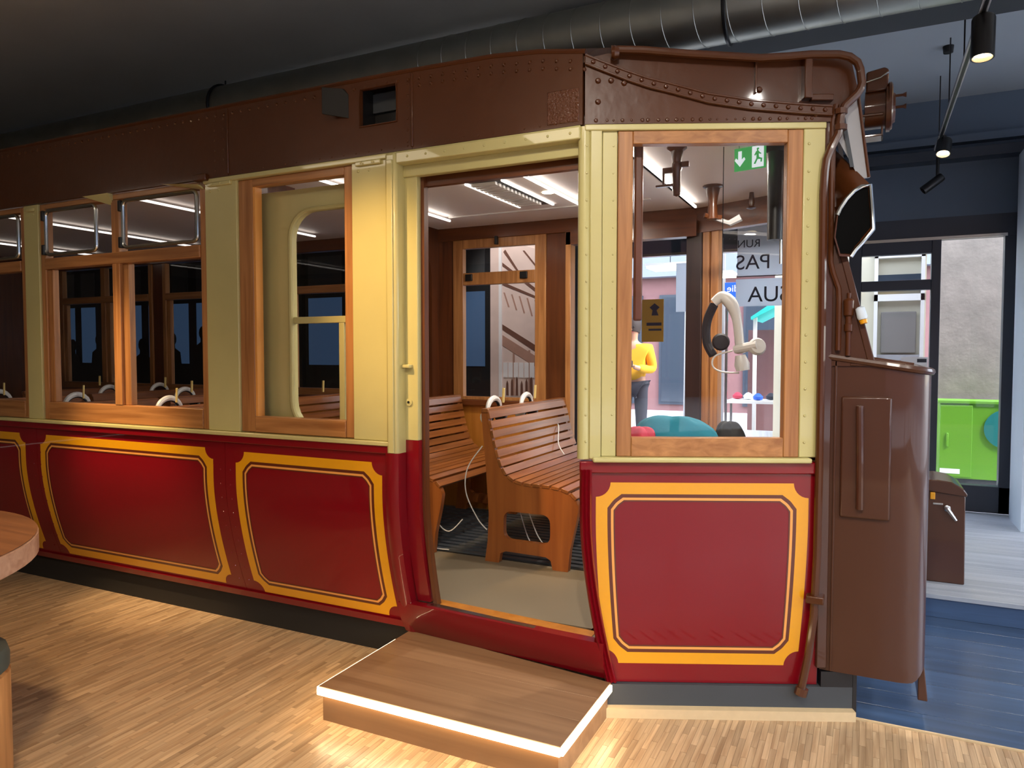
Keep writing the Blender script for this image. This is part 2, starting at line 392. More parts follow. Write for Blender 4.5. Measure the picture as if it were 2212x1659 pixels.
deck = struct(box('floor_deck', 'dark', (-.5, 5, 3.15, 4.58, -.1, -.02)))
n = 9; w = (4.58-3.155)/n
for i in range(n): box('deck_board', 'deckblue', (-.5, 5, 3.155+i*w+.002, 3.155+(i+1)*w-.002, -.02, 0), deck, .002)
MB().box(-.03, 5, 3.148, 3.156, -.02, .006).build('edge_strip', 'trimpale', deck)
under = struct(box('floor_under_tram', 'dark', (-12, -.5, 3.15, YW, -.1, -.004)))
plat = struct(box('floor_platform', 'dark', (-.5, 5, 4.60, YW, -.02, .105)))
box('riser_board', 'deckblue', (-.5, 5, 4.58, 4.60, 0, .105), plat)
n = 26; w = (YW-4.57)/n
for i in range(n): box('platform_board', 'deckpale', (-.5, 5, 4.565+i*w+.0015, 4.565+(i+1)*w-.0015, .105, .13), plat, .002)

ceiling = struct(box('ceiling', 'ceil', (-12, 5, -3.2, 4.45, ZC, ZC+.1)))
ceil2 = struct(box('ceiling_rear_bay', 'ceil2', (-1.9, 5, 4.45, YW+.1, ZC, ZC+.1)))
struct(box('ceiling_rear_left', 'ceil', (-12, -1.9, 4.45, YW+.1, ZC, ZC+.1)))
struct(box('trim_1', 'beam', (-1.9, 5, 4.42, 4.70, 3.25, ZC)))           # dropped beam
struct(box('wall_left', 'wallgrey', (-12.1, -12, -3.2, YW, 0, ZC)))
# wall behind the photographer: solid on the left, glazed on the right
struct(box('wall_front_solid', 'wallgrey', (-12, .2, -3.3, -3.2, 0, ZC)))
struct(box('wall_front_parapet', 'wallgrey', (.2, 5, -3.3, -3.2, 0, .35)))
struct(box('wall_front_lintel', 'wallgrey', (.2, 5, -3.3, -3.2, 3.0, ZC)))
wf = struct(MB().box(.2, .3, -3.28, -3.2, .35, 3).box(1.9, 2.0, -3.28, -3.2, .35, 3).box(3.5, 3.6, -3.28, -3.2, .35, 3).box(.2, 5, -3.28, -3.2, 2.2, 2.28).build('window_2', 'frame'))
struct(box('wall_right_lintel', 'wallgrey', (5, 5.1, -3.3, YW, 3.0, ZC)))
struct(box('wall_right_parapet', 'wallgrey', (5, 5.1, -3.3, YW, 0, .3)))
wr = MB()
for y in (-3.3, -1.4, .5, 2.4, 4.3, 6.2): wr.box(5, 5.08, y, y+.1, .3, 3)
wr.box(5, 5.08, -3.3, YW, 2.2, 2.28)
struct(wr.build('window_3', 'frame'))

# rear wall: solid wall with displays to the left, shop front glazing to the right
struct(box('wall_back', 'scr_grey', (-12, -2.45, 6.45, 6.6, 0, ZC)))
struct(box('wall_back_return', 'navy', (-2.6, -2.45, 6.6, YW+.1, 0, ZC)))
wb = struct(box('wall_back_bulkhead', 'navy', (-2.45, 5, YW, YW+.12, 2.58, ZC)))
struct(box('trim_2', 'frame', (-2.45, 5, YW-.16, YW, 3.02, 3.10)))
struct(box('trim_3', 'navy', (-2.45, 5, YW-.10, YW, 3.16, 3.22)))
struct(box('wall_back_parapet', 'navy', (1.09, 5, YW, YW+.12, 0, ZC)))
# the column at the right edge of the picture
struct(box('wall_right_column', 'palegrey', (1.04, 1.45, 6.45, 6.95, .13, 3.0)))
gz = struct(MB().box(-2.45, 1.09, YW, YW+.1, 2.40, 2.58).build('window_1', 'frame'))
box('header_strip', 'steel', (-2.45, 1.0, YW-.012, YW+.02, 2.395, 2.42), gz)
for nm, b in (('sill', (.47, 1.09, YW, YW+.1, .13, .35)), ('sill', (-2.45, -.1, YW, YW+.1, .0, .12)),
              ('post', (.47, .54, YW, YW+.1, .13, 2.40)), ('post', (.985, 1.09, YW, YW+.1, .13, 2.40)),
              ('post', (-.16, -.06, YW, YW+.1, .0, 2.40)), ('post', (-1.33, -1.27, YW, YW+.1, .12, 2.40)), ('post', (-2.45, -2.37, YW, YW+.1, .12, 2.40)),
              ('door_header', (-.06, .47, YW, YW+.08, 2.29, 2.40)), ('transom', (-.06, .47, YW, YW+.08, 1.985, 2.07)),
              ('kick_rail', (-.06, .47, YW, YW+.08, .13, .3))):
    box(nm, 'frame', b, gz, .004)
for b in ((.54, .985, .35, 2.40), (-.06, .47, 2.07, 2.29), (-.06, .47, .3, 1.985), (-1.27, -.16, .12, 2.40), (-2.37, -1.33, .12, 2.40)):
    box('pane', 'glass', (b[0], b[1], YW+.045, YW+.051, b[2], b[3]), gz)

# ------------------------------------------------------------------ outdoors
street = struct(box('ground', 'pave', (-30, 30, YW+.12, 40, -.05, .1)))
struct(box('ground_side', 'pave', (5.1, 30, -30, YW+.12, -.05, .05)))
struct(box('ground_front', 'pave', (-12, 5.1, -30, -3.3, -.05, .05)))
struct(box('wall_sky_block_front', 'facade', (-12, 22, -15, -14, 0, 5.6)))   # unseen facade added to darken the sky's reflection in the cab glass
struct(box('wall_sky_block_side', 'facade2', (17, 18, -14, 6, 0, 6)))  # unseen facade added to cut the sky beyond the right windows
cw = tag(box('concrete_wall', 'conc', (.62, 4.5, 9.2, 9.5, .1, 4.2)), 'pale weathered concrete wall outside beyond the shop window', 'wall')
gc = thing('utility_cabinet', 'lime green metal utility cabinet against the concrete wall outside', 'cabinet', (.98, 8.95, .1))
MB().box(-.29, .31, -.15, .15, .05, .84).build('body', 'green', gc, .006)
MB().box(-.31, .33, -.17, .17, .83, .86).build('lid', 'green', gc, .004)
MB().box(-.285, .0, -.165, -.15, .07, .81).build('door', 'green', gc, .003)
MB().box(-.23, -.21, -.18, -.16, .38, .52).build('handle', 'green', gc, .004)
MB().lathe([(.20, 0), (.20, .003)], (.30, -.1665, .58), (0, -1, 0), 28).build('round_sticker', 'teal', gc)
MB().box(-.28, -.10, -.168, -.166, .10, .15).build('label_plate', 'signwhite', gc)
MB().box(-.29, .31, -.14, .14, 0, .05).build('base', 'slate', gc)

# annexe seen through the glazed door
an = thing('annexe_front', 'cream annexe front with white glazed door seen through the glass door', 'building', (0, 10, .1))
MB().box(-1.1, .62, .1, .25, 0, 3.2).build('wall', 'interior_cream', an)
fr = MB().box(.06, .10, 0, .1, .0, 2.6).box(.56, .60, 0, .1, 0, 2.6).box(.06, .60, 0, .1, 2.5, 2.6).box(.06, .60, .0, .1, 1.98, 2.06).build('door_frame', 'white', an)
MB().box(.14, .52, .04, .08, 1.35, 1.85).build('door_panel', 'wallgrey', an, .01)
MB().box(.14, .52, .04, .08, .70, 1.24).build('door_panel', 'wallgrey', an, .01)
MB().box(.10, .56, .05, .09, 1.26, 1.33).build('rail', 'silver', an)
MB().box(.10, .56, .05, .09, 2.1, 2.3).build('fanlight', 'shopdark', an)
MB().box(.12, .34, -.02, .03, 2.10, 2.115).build('light_tube', 'ledpanel', an)
pl = thing('pendant_lamp', 'small glowing white lamp on the annexe wall behind the glazed door', 'lamp', (-.16, 10.04, 2.2))
MB().box(-.05, .06, -.05, .05, 0, .035).build('shade', 'ledpanel', pl)
MB().box(-.01, .01, .0, .06, .03, .2).build('wall_arm', 'silver', pl)
nt_ = thing('door_notice', 'small pale blue notice stuck on the glazed shop door', 'sign', (.36, YW-.004, 1.33))
MB().box(-.10, .10, -.002, .002, 0, .085).build('sheet', 'signwhite', nt_)
MB().box(.02, .09, -.0035, -.002, .04, .07).build('print', 'ink', nt_)
st_ = thing('glass_stripes', 'blue stripe stickers low on the glazed door beside the post', 'sticker', (.42, YW-.004, 1.10))
for k in range(3): MB().box(-.055, .04, -.002, .002, .07*k, .07*k+.035).build('stripe', 'signblue' if k else 'ink', st_)

# building across the street
fb = thing('street_building', 'brown and grey building with shops across the sunlit street', 'building', (0, 17, .1))
MB().box(-14, 3.5, 0, .5, 0, 3.1).build('shop_floor_wall', 'facade', fb)
MB().box(-14, 3.5, -.35, .5, 3.1, 3.7).build('canopy', 'facade2', fb)
MB().box(-14, 3.5, 0, .5, 3.7, 11).build('upper_wall', 'facade2', fb)
for k in range(8):
    x = -12+k*1.9
    f = MB().box(x, x+1.5, -.05, .02, .15, 2.7).build('shop_window', 'frame', fb)
    MB().box(x+.06, x+1.44, -.06, -.05, .21, 2.64).build('pane', 'shopdark', f)
    f = MB().box(x, x+1.2, -.06, .02, 4.5, 6.3).build('window', 'white', fb)
    MB().box(x+.08, x+1.12, -.07, -.06, 4.58, 6.22).build('pane', 'shopdark', f)
bs = thing('shop_sign', 'blue shop sign with mirrored white lettering behind the cab window', 'sign', (-1.455, 10.2, 2.26))
MB().box(-.30, .30, 0, .04, -.14, .14).build('board', 'signblue', bs, .005)
text('lettering', 'Logopädie', .13, 'signwhite', bs, (0, -.002, .015), (-1, 0, 0), (0, 0, 1), .001)
text('lettering', 'Ergotherapie', .11, 'signwhite', bs, (0, -.002, -.11), (-1, 0, 0), (0, 0, 1), .001)
MB().box(-.29, -.26, .04, .07, -2.16, .14).build('post', 'steel', bs)
bs2 = thing('street_sign', 'blue street sign on a pale lamp post, left of the far corner post', 'sign', (-2.15, 11.0, 2.3))
MB().box(-.22, .22, 0, .03, .05, .42).build('board', 'signblue', bs2, .005)
MB().box(-.2, .2, 0, .03, -.34, -.06).build('lower_board', 'signblue', bs2, .005)
MB().box(-.14, -.02, -.004, 0, .16, .3).build('emblem', 'signwhite', bs2)
MB().tube([(-.32, .1, -2.2), (-.30, .1, 1.2)], .035, 10).build('pole', 'silver', bs2)
bn = thing('window_banner', 'white hanging banner with dark mirrored lettering in the shop window', 'banner', (-.86, 7.04, 2.0))
MB().box(-.24, .20, 0, .006, .16, .62).build('sheet', 'sheet', bn)
MB().box(-.25, .22, 0, .006, -.12, .13).build('lower_sheet', 'sheet', bn)
text('lettering', 'RUN', .10, 'ink', bn, (-.14, -.002, .42), (-1, 0, 0), (0, 0, 1), .001)
text('lettering', 'PAS', .19, 'ink', bn, (-.10, -.002, .22), (-1, 0, 0), (0, 0, 1), .001)
text('lettering', 'SUA', .2, 'ink', bn, (.04, -.002, -.08), (-1, 0, 0), (0, 0, 1), .001)
MB().box(-.24, .21, -.002, .0, .15, .158).build('rule', 'ink', bn)
for x in (-.23, .19): MB().box(x-.002, x+.002, 0, .004, .62, .72).build('cord', 'steel', bn)
bw = thing('poster_sheet', 'blank white poster sheet beside the far corner post, over the street', 'poster', (-1.52, YW+.04, 1.9))
MB().box(-.17, .10, 0, .005, -.05, .42).build('sheet', 'sheet', bw)
stl = thing('market_stall', 'market stall with turquoise sloping awning on the street', 'stall', (-1.05, 11.4, .1))
MB().hexa([(-.47,-.4,1.83),(.9,-.4,2.52),(.9,.9,2.52),(-.47,.9,1.83)], [(-.47,-.4,1.87),(.9,-.4,2.80),(.9,.9,2.80),(-.47,.9,1.87)]).build('awning', 'turq', stl)
for x in (-.45, .1): MB().box(x, x+.05, -.3, -.25, 0, 1.9).build('post', 'white', stl)
MB().box(-.6, .8, .3, .35, .1, 1.7).build('back_panel', 'facade', stl)
tb = thing('goods_table', 'street sale table with a white frilled cover and goods', 'table', (-1.32, 10.6, .1))
MB().box(-.42, .52, -.25, .25, .66, .70).build('top', 'white', tb)
fl = MB()
for k in range(24):
    x = -.42+k*.04; fl.prism([(x, -.26-.012*(k % 2), .18), (x+.04, -.26-.012*((k+1) % 2), .18), (x+.04, -.26, .30), (x, -.26, .30)], (0, .02, 0))
fl.build('frill', 'signwhite', tb)
for x in (-.38, .46): MB().box(x, x+.03, -.2, -.17, 0, .66).build('leg', 'steel', tb)
for k in range(6):
    x = -.32+k*.15
    g = MB().lathe([(.0, 0), (.06, .01), (.07, .05), (.03, .09), (0, .1)], (x, random.uniform(-.15, .1), .70), n=10).build('goods', ['pink', 'signwhite', 'signblue', 'cloth_d', 'signwhite', 'pink'][k], tb)
yp = thing('yellow_poster', 'yellow poster on the window beside the person in yellow', 'poster', (-1.95, YW+.04, 1.70))
MB().box(-.08, .14, 0, .003, -.14, .28).build('sheet', 'cloth_y', yp)
plate(MB(), [[(-.05,.16),(0,.2),(.05,.16),(.02,.13),(.04,.08),(-.03,.08),(-.02,.13)]], .002, (.05, -.002, .04), (1,0,0), (0,0,1)).build('emblem', 'ink', yp)
MB().box(-.03, .12, -.002, 0, .02, .05).box(-.01, .12, -.002, 0, -.03, -.01).build('print', 'ink', yp)
cn_ = thing('pavement_canopy', 'grey canopy roof over the pavement outside the shop window', 'canopy', (-2.4, 9.7, .1))
MB().box(-1.2, .6, -1.2, 1.2, 3.2, 3.3).build('roof', 'facade2', cn_)
for x in (-1.1, .5): MB().box(x-.04, x+.04, 1.1, 1.18, 0, 3.2).build('post', 'silver', cn_)
for k, (x, y, z) in enumerate(((-2.35, 9.6, 2.55), (-1.93, 10.4, 2.50))):
    lp = thing('led_panel', ['larger bright square ceiling light panel seen through the cab window', 'smaller bright light panel beside the blue street sign'][k], 'lamp', (x, y, z))
    MB().box(-.26, .26, -.22, .22, 0, .03).build('diffuser', 'ledpanel', lp)
    MB().box(-.28, .28, -.24, .24, .03, .06).build('housing', 'white', lp)
    MB().box(-.005, .005, -.005, .005, .06, 3.3-z).build('rod', 'steel', lp)

# ================================================================== the tram
D = 2.72; YC = 3.785; YF = 2*YC-D
TH = math.radians(24); CT = Vector((math.cos(TH), math.sin(TH), 0)); CN = Vector((-math.sin(TH), math.cos(TH), 0)); C0 = Vector((-1.006, 2.72, 0))
def prof(z): return .3*max(0, .8-z)**1.65
def cabp(s, off, z, far=False):
    p = C0+CT*s+CN*off
    return Vector((p.x, 2*YC-p.y if far else p.y, z))
tram = thing('tram_car', 'brown, cream and crimson vintage tram car with gold lined panels', 'tram', (-3, YC, 0))
TPI = Matrix.Translation(-tram.location)
def T(mb, name, mat, bevel=0, angle=35, kind=None):
    o = mb.build(name, mat, tram, bevel, angle, kind); o.matrix_parent_inverse = TPI; return o
def TB(name, mat, b, bevel=0): return T(MB().box(*b), name, mat, bevel)
def cabbox(mb, s0, s1, o0, o1, z0, z1, far=False):
    lo = [cabp(s0,o0,z0,far), cabp(s1,o0,z0,far), cabp(s1,o1,z0,far), cabp(s0,o1,z0,far)]
    return mb.hexa(lo, [p+Vector((0,0,z1-z0)) for p in lo])

# ---- lined panels
def lined_loop(u0, u1, v0, v1, d, r=.058, nc=7, ns=14):
    pts = []
    a0, a1, b0, b1 = u0+d, u1-d, v0+d, v1-d
    c = r if d == 0 else .083-.6*d
    for (cx, cy, sx, sy, first) in ((a0, b0, 1, 1, 'v'), (a1, b0, -1, 1, 'h'), (a1, b1, -1, -1, 'v'), (a0, b1, 1, -1, 'h')):
        for i in range(nc+1):
            t = i/nc; a = (1-t)*PI/2 if first == 'v' else t*PI/2
            if d == 0: x, y = math.cos(a)*c, math.sin(a)*c
            else:
                f = math.sin(a)/(math.sin(a)+math.cos(a)); k = 1-.12*math.sin(2*a)   # nearly straight chamfer
                x, y = (1-f)*c*k, f*c*k
            pts.append((cx+sx*x, cy+sy*y))
        if first == 'v' and sx > 0:   # bottom side to the right corner
            pass
    # subdivide the two vertical sides so that they follow the curved body
    out = []
    n = nc+1
    for q in range(4):
        out += pts[q*n:(q+1)*n]
        a, b = pts[(q+1)*n-1], pts[((q+1)*n) % len(pts)]
        m = ns
        out += [(a[0]+(b[0]-a[0])*k/m, a[1]+(b[1]-a[1])*k/m) for k in range(1, m)]
    return out
BANDS = (('gold_border', 'gold', 0, .046), ('dark_lining', 'linebrown', .046, .060), ('tan_lining', 'linetan', .060, .070), ('inner_dark_lining', 'linebrown', .070, .076))
def lining(panel, rect, F, nrm):
    for nm, mt, d0, d1 in BANDS:
        lo = [F(*p) for p in lined_loop(*rect, d0)]; li = [F(*p) for p in lined_loop(*rect, d1)]
        MB().ring(lo, li, Vector(nrm)*.0012).build(nm, mt, panel, angle=60)
Fm = lambda x, z: (x, D+prof(z)-.0002, z)
for x0, x1, rect in ((-7.6, -6.06, (-7.52, -6.14, .205, .958)), (-6.06, -4.53, (-5.98, -4.645, .205, .958)), (-4.53, -2.96, (-4.495, -3.045, .205, .958)), (-2.96, -1.945, (-2.885, -1.978, .195, .95))):
    p = T(MB().grid(lambda u, v, d: (x0+.001+(x1-x0-.002)*u, D+prof(.15+.85*v)+d, .15+.85*v), 4, 28, .03), 'lower_panel', 'red')
    lining(p, rect, Fm, (0, -1, 0))
    rv = MB()
    for xx in ((x0+.035, x1-.035) if x1 < -2 else (x0+.035,)):
        for k in range(9):
            z = .25+k*.075; rv.dome((xx, D+prof(z), z), (0, -1, .1), .005)
    rv.build('rivet_row', 'red', p, kind='stuff')
T(MB().grid(lambda u, v, d: (-7.6+5.655*u, D-.012+prof(.15+.035*v)+d, .15+.035*v), 2, 3, .02), 'bottom_rail', 'red')
TB('belt_moulding', 'red', (-7.6, -1.92, D-.014, D+.02, .995, 1.03), .004)
TB('belt_strip', 'cream', (-7.6, -1.92, D-.022, D+.03, 1.03, 1.05), .004)
# plinth under the body
struct(box('trim_4', 'dark', (-7.6, -1.95, 2.885, 2.93, -.004, .25)))
pb = MB(); cabbox(pb, .08, 1.075, .0, .04, 0, .123); struct(pb.build('trim_5', 'slate'))
pb = MB(); cabbox(pb, .075, 1.07, -.035, -.0, 0, .038); struct(pb.build('baseboard_plinth', 'trimpale'))
pb = MB(); cabbox(pb, .945, 1.07, .0, .04, .123, .185); cabbox(pb, 1.07, 1.085, -.002, .05, 0, .185); struct(pb.build('trim_6', 'black'))

# ---- pillars
rp = MB()
for x0, x1 in ((-7.66, -7.52), (-6.13, -5.99), (-4.602, -4.461), (-3.073, -2.852), (-2.137, -1.938)):
    TB('pillar', 'cream', (x0, x1, D, D+.09, 1.05, 2.335), .004)
    TB('pillar_cap', 'cream', (x0+.03, x1-.03, D-.014, D+.01, 2.295, 2.314), .004)
    for dx in (.04, .1): rp.dome((x0+dx, D-.001, 2.275), (0, -1, 0), .008); rp.dome((x0+dx+.03, D-.021, 2.304), (0, -1, 0), .006)
T(rp, 'rivet_row', 'cream', kind='stuff')
TB('corner_post', 'cream', (-1.94, -1.878, D-.022, D+.08, .985, 2.335), .015)
TB('corner_post_groove', 'cream', (-1.925, -1.893, D-.03, D-.02, 1.0, 2.30), .004)

# ---- windows of the near side
def window_frame(x0, x1, z0, z1, sl, sr, rt, rb, y=D+.012, far=False, mat='oak'):
    y0, y1 = (y, y+.05) if not far else (2*YC-y-.05, 2*YC-y)
    f = TB('window_frame', mat, (x0, x0+sl, y0, y1, z0, z1), .004)
    MB().box(x1-sr, x1, y0, y1, z0, z1).build('stile', mat, f, .004)
    xm = mat+'x' if mat+'x' in M else mat
    MB().box(x0+sl, x1-sr, y0, y1, z1-rt, z1).build('top_rail', xm, f, .003)
    MB().box(x0+sl, x1-sr, y0-.004 if not far else y0, y1, z0, z0+rb).build('bottom_rail', xm, f, .004)
    return f, y0, y1
def double_window(x0, far=False, mat='oak', open_first=False):
    x1 = x0+1.388
    f, y0, y1 = window_frame(x0, x1, 1.052, 2.332, .045, .05, .03, .105, far=far, mat=mat)
    mx = x0+.65
    MB().box(mx, mx+.062, y0-.006, y1, 1.157, 2.30).build('mullion', mat, f, .003)
    MB().box(mx+.062, mx+.112, y0+.012, y1, 1.157, 1.947).build('mullion_bead', mat, f, .003)
    MB().box(x0+.045, x1-.05, y0-.008, y1, 1.947, 2.011).build('transom', mat+'x', f, .004)
    MB().box(x0+.045, x0+.09, y0+.012, y1, 1.157, 1.947).build('bead', mat, f, .003)
    yg = y0+.03
    for a, b, c, d in ((x0+.09, mx, 1.157, 1.947), (mx+.112, x1-.05, 1.157, 1.947)): MB().box(a, b, yg, yg+.004, c, d).build('pane', 'glass', f)
    if far:
        MB().box(x0+.045, mx, yg, yg+.004, 2.011, 2.30).build('upper_pane', 'glass', f); MB().box(mx+.062, x1-.05, yg, yg+.004, 2.011, 2.30).build('upper_pane', 'glass', f)
        return f
    for k, (a, b) in enumerate(((x0+.05, mx-.12 if open_first else mx-.01), (mx+.085, x1-.055))):   # hopper lights in bright metal frames
        h = MB(); zz0, zz1 = 2.02, 2.30; r = .03; yy = y0-.004
        h.tube([(x, yy, z) for x, z in rrect(a+.012, b-.012, zz0+.012, zz1-.012, r, 4)], .011, 8, True)
        h = h.build('hopper_frame', 'steel', f)
        MB().box(a+.015, b-.015, yy-.002, yy+.002, zz0+.015, zz1-.015).build('hopper_pane', 'glass', f)
        for zc in (2.06, 2.26): MB().box(a-.008, a+.014, yy-.02, yy+.012, zc-.03, zc+.03).build('hinge', 'black', f, .004)
    return f
for x0, op in ((-7.52, 0), (-5.99, 0), (-4.461, 1)): double_window(x0, False, 'oak', bool(op))
# stays and ledge above the nearest double window
st = MB().prism([(-4.02, 2.70, 2.335), (-3.80, 2.70, 2.335), (-3.80, 2.735, 2.27)], (0, .03, 0)); T(st, 'hopper_stay', 'cream')
st = MB().prism([(-3.36, 2.69, 2.338), (-3.09, 2.69, 2.31), (-3.09, 2.73, 2.29)], (0, .02, 0)); T(st, 'hopper_stay', 'cream')
TB('ledge_end', 'brown', (-3.12, -3.03, 2.685, 2.72, 2.325, 2.36), .006)
f, y0, y1 = window_frame(-2.852, -2.137, 1.053, 2.312, .094, .053, .04, .08)
MB().box(-2.76, -2.745, y0+.004, y1, 1.133, 2.272).build('bead', 'linetan', f)
MB().box(-2.75, -2.19, y0+.03, y0+.034, 1.133, 2.272).build('pane', 'glass', f)
TB('eave_strip', 'cream', (-3.073, -1.02, D-.012, D+.06, 2.312, 2.336), .004)

# ---- sliding door leaf behind the last window
hole = rrect(-2.605, -1.98, 1.08, 2.15, .13, 6)
hole = [(x, max(z, 1.08)) for x, z in hole]
sd = T(plate(MB(), [[(-2.815, .32), (-1.89, .32), (-1.89, 2.262), (-2.815, 2.262)], hole], .035, (0, 2.855, 0), (1, 0, 0), (0, 0, 1)), 'sliding_door', 'cream', .004)
MB().tube([(x, 2.835, z) for x, z in rrect(-2.612, -1.973, 1.073, 2.157, .135, 6)], .012, 8, True).build('window_bead', 'cream', sd)
MB().box(-2.605, -1.98, 2.84, 2.868, 1.597, 1.63).build('middle_rail', 'cream', sd, .003)
MB().box(-2.318, -2.286, 2.842, 2.866, 1.08, 1.6).build('upright', 'cream', sd, .003)
MB().box(-2.605, -1.98, 2.853, 2.857, 1.08, 2.15).build('pane', 'glass', sd)
TB('door_pocket_post', 'dwood', (-2.852, -2.82, 2.79, 2.9, 1.06, 2.33))

# ---- fascia and roof
def ftop(x):
    P = ((-9, 2.685), (-3.7, 2.68), (-1.9, 2.672), (-1.4, 2.66), (-1.17, 2.64), (-.9, 2.59))
    for (a, za), (b, zb) in zip(P, P[1:]):
        if x <= b: return za+(zb-za)*(x-a)/(b-a)
    return 2.59
def fascia(x0, x1, holes=()):
    n = max(2, int((x1-x0)/.1)); up = [(x0+(x1-x0)*k/n) for k in range(n+1)]
    lp = [(x0+.001, 2.336), (x1-.001, 2.336)]+[(min(max(x, x0+.001), x1-.001), ftop(x)) for x in reversed(up)]
    return T(plate(MB(), [lp]+list(holes), .02, (0, D-.002, 0), (1, 0, 0), (0, 0, 1)), 'fascia', 'brown')
fa = fascia(-7.6, -2.893); fb_ = fascia(-2.893, -1.797, [[(-2.075, 2.468), (-1.879, 2.468), (-1.879, 2.63), (-2.075, 2.63)]]); fc = fascia(-1.797, -1.01)
for X, P in ((-2.893, fa), (-1.797, fb_)): MB().box(X-.006, X+.006, D-.018, D-.008, 2.345, ftop(X)-.01).build('seam_strip', 'brown', P, .003)
rv = MB()
x = -7.5
while x < -1.02:
    rv.dome((x, D-.012, ftop(x)-.035), (0, -1, 0), .009, .008); x += .058
    if x > -1.8: rv.dome((x, D-.012, ftop(x)-.065), (0, -1, 0), .009, .008)
for X in (-2.925, -2.985, -1.82):
    for k in range(6): rv.dome((X, D-.012, 2.37+k*.05), (0, -1, 0), .006)
x = -2.8
while x < -1.05: rv.dome((x, D-.012, 2.352), (0, -1, 0), .005); x += .07
T(rv, 'rivet_row', 'brown', kind='stuff')
T(MB().box(-1.16, -1.025, D-.016, D-.006, 2.35, 2.48), 'blistered_patch', 'brownrough', .004)
hb = TB('hatch_box', 'black', (-2.09, -1.865, D+.10, D+.12, 2.45, 2.65))
MB().box(-2.075, -1.879, D+.085, D+.1, 2.555, 2.64).build('inner_plate', 'slate', hb)
MB().box(-2.09, -2.075, D+.01, D+.1, 2.45, 2.65).box(-1.879, -1.865, D+.01, D+.1, 2.45, 2.65).build('side_cheek', 'black', hb)
MB().tube([(a, D-.014, b) for a, b in ((-2.077, 2.466), (-1.877, 2.466), (-1.877, 2.632), (-2.077, 2.632))], .005, 6, True).build('rim', 'brown', hb)
T(MB().prism([(-2.250, 2.655, 2.535), (-2.140, 2.705, 2.515), (-2.140, 2.705, 2.620), (-2.165, 2.695, 2.648), (-2.250, 2.655, 2.655)], (.004, .012, 0)), 'hatch_flap', 'dark', .002)
T(MB().tube([(x, D-.006, ftop(x)+.004) for x in [-7.6+.2*k for k in range(34)]], .012, 8), 'gutter_roll', 'brown')
T(MB().grid(lambda u, v, d: (-7.6+6.6*u, D+(YF-D)*v, ftop(-7.6+6.6*u)-.005+.27*math.sin(PI*v)**.8+d), 24, 16, -.03), 'roof', 'brown')
TB('far_fascia', 'brown', (-7.6, -1.0, YF-.02, YF, 2.30, 2.68))

# ---- doorway: lintel, jambs, sill
lt = TB('door_lintel', 'cream', (-1.88, -1.02, D-.018, D+.05, 2.282, 2.330), .004)
rv = MB()
for k in range(9): rv.dome((-1.82+k*.095, D-.019, 2.307), (0, -1, 0), .006)
rv.build('rivet_row', 'cream', lt, kind='stuff')
TB('lintel_lower', 'cream', (-1.88, -1.03, D+.035, D+.07, 2.232, 2.284), .004)
TB('lintel_inner_board', 'dwoodx', (-1.88, -.98, D+.09, D+.12, 2.195, 2.30))
jb = TB('door_jamb', 'cream', (-1.88, -1.812, D+.045, D+.08, 1.055, 2.235), .003)
MB().box(-1.893, -1.838, D+.015, D+.05, 1.383, 1.398).box(-1.893, -1.885, D+.02, D+.05, 1.375, 1.41).build('catch', 'cream', jb, .003)
MB().lathe([(.017, 0), (.017, .008), (.008, .009)], (-1.857, D+.046, 1.228), (0, -1, 0), 14).build('keyhole_boss', 'cream', jb)
MB().lathe([(.006, 0), (.006, .002)], (-1.857, D+.036, 1.228), (0, -1, 0), 10).build('keyhole', 'black', jb)
T(MB().grid(lambda u, v, d: (-1.88+.07*u+.055*max(0, (.75-(.30+.755*v)))**1.5, D+.045+.72*prof(.30+.755*v)+d, .30+.755*v), 2, 18, .03), 'lower_jamb', 'red')
T(MB().grid(lambda u, v, d: (-1.945+.07*u, D-.02+prof(.14+.86*v)-.012*math.sin(PI*u)+d, .14+.86*v), 6, 24, .06), 'lower_corner_post', 'red')
T(MB().grid(lambda u, v, d: (-1.812+.018*u+.10*max(0, (.8-(.29+1.95*v)))**1.5, D+.075+.10*max(0, .8-(.29+1.95*v))**1.4+d, .29+1.95*v), 1, 26, .035), 'inner_jamb', 'dwood')
# sill board twisting from the curved side to the upright cab front
def sill(u, v, d):
    x = -1.945+1.02*u; z = .1405+.1515*v
    yl = D+.072+.06*(1-v); yr = D+.015+.03*(1-v)
    return (x, yl+(yr-yl)*u-.012*math.sin(PI*v)+d, z)
T(MB().grid(sill, 16, 8, .05), 'door_sill', 'red')
T(MB().hexa([(-1.80, D+.09, .285), (-1.02, D+.03, .278), (-1.02, D+.06, .278), (-1.80, D+.12, .285)], [(-1.80, D+.09, .297), (-1.02, D+.03, .290), (-1.02, D+.06, .290), (-1.80, D+.12, .297)]), 'threshold_strip', 'steel')
T(MB().hexa([(-1.80, D+.12, .24), (-1.0, D+.06, .24), (-1.0, D+.15, .24), (-1.80, D+.2, .24)], [(-1.80, D+.12, .288), (-1.0, D+.06, .284), (-1.0, D+.15, .284), (-1.80, D+.2, .288)]), 'threshold_board', 'mwood')

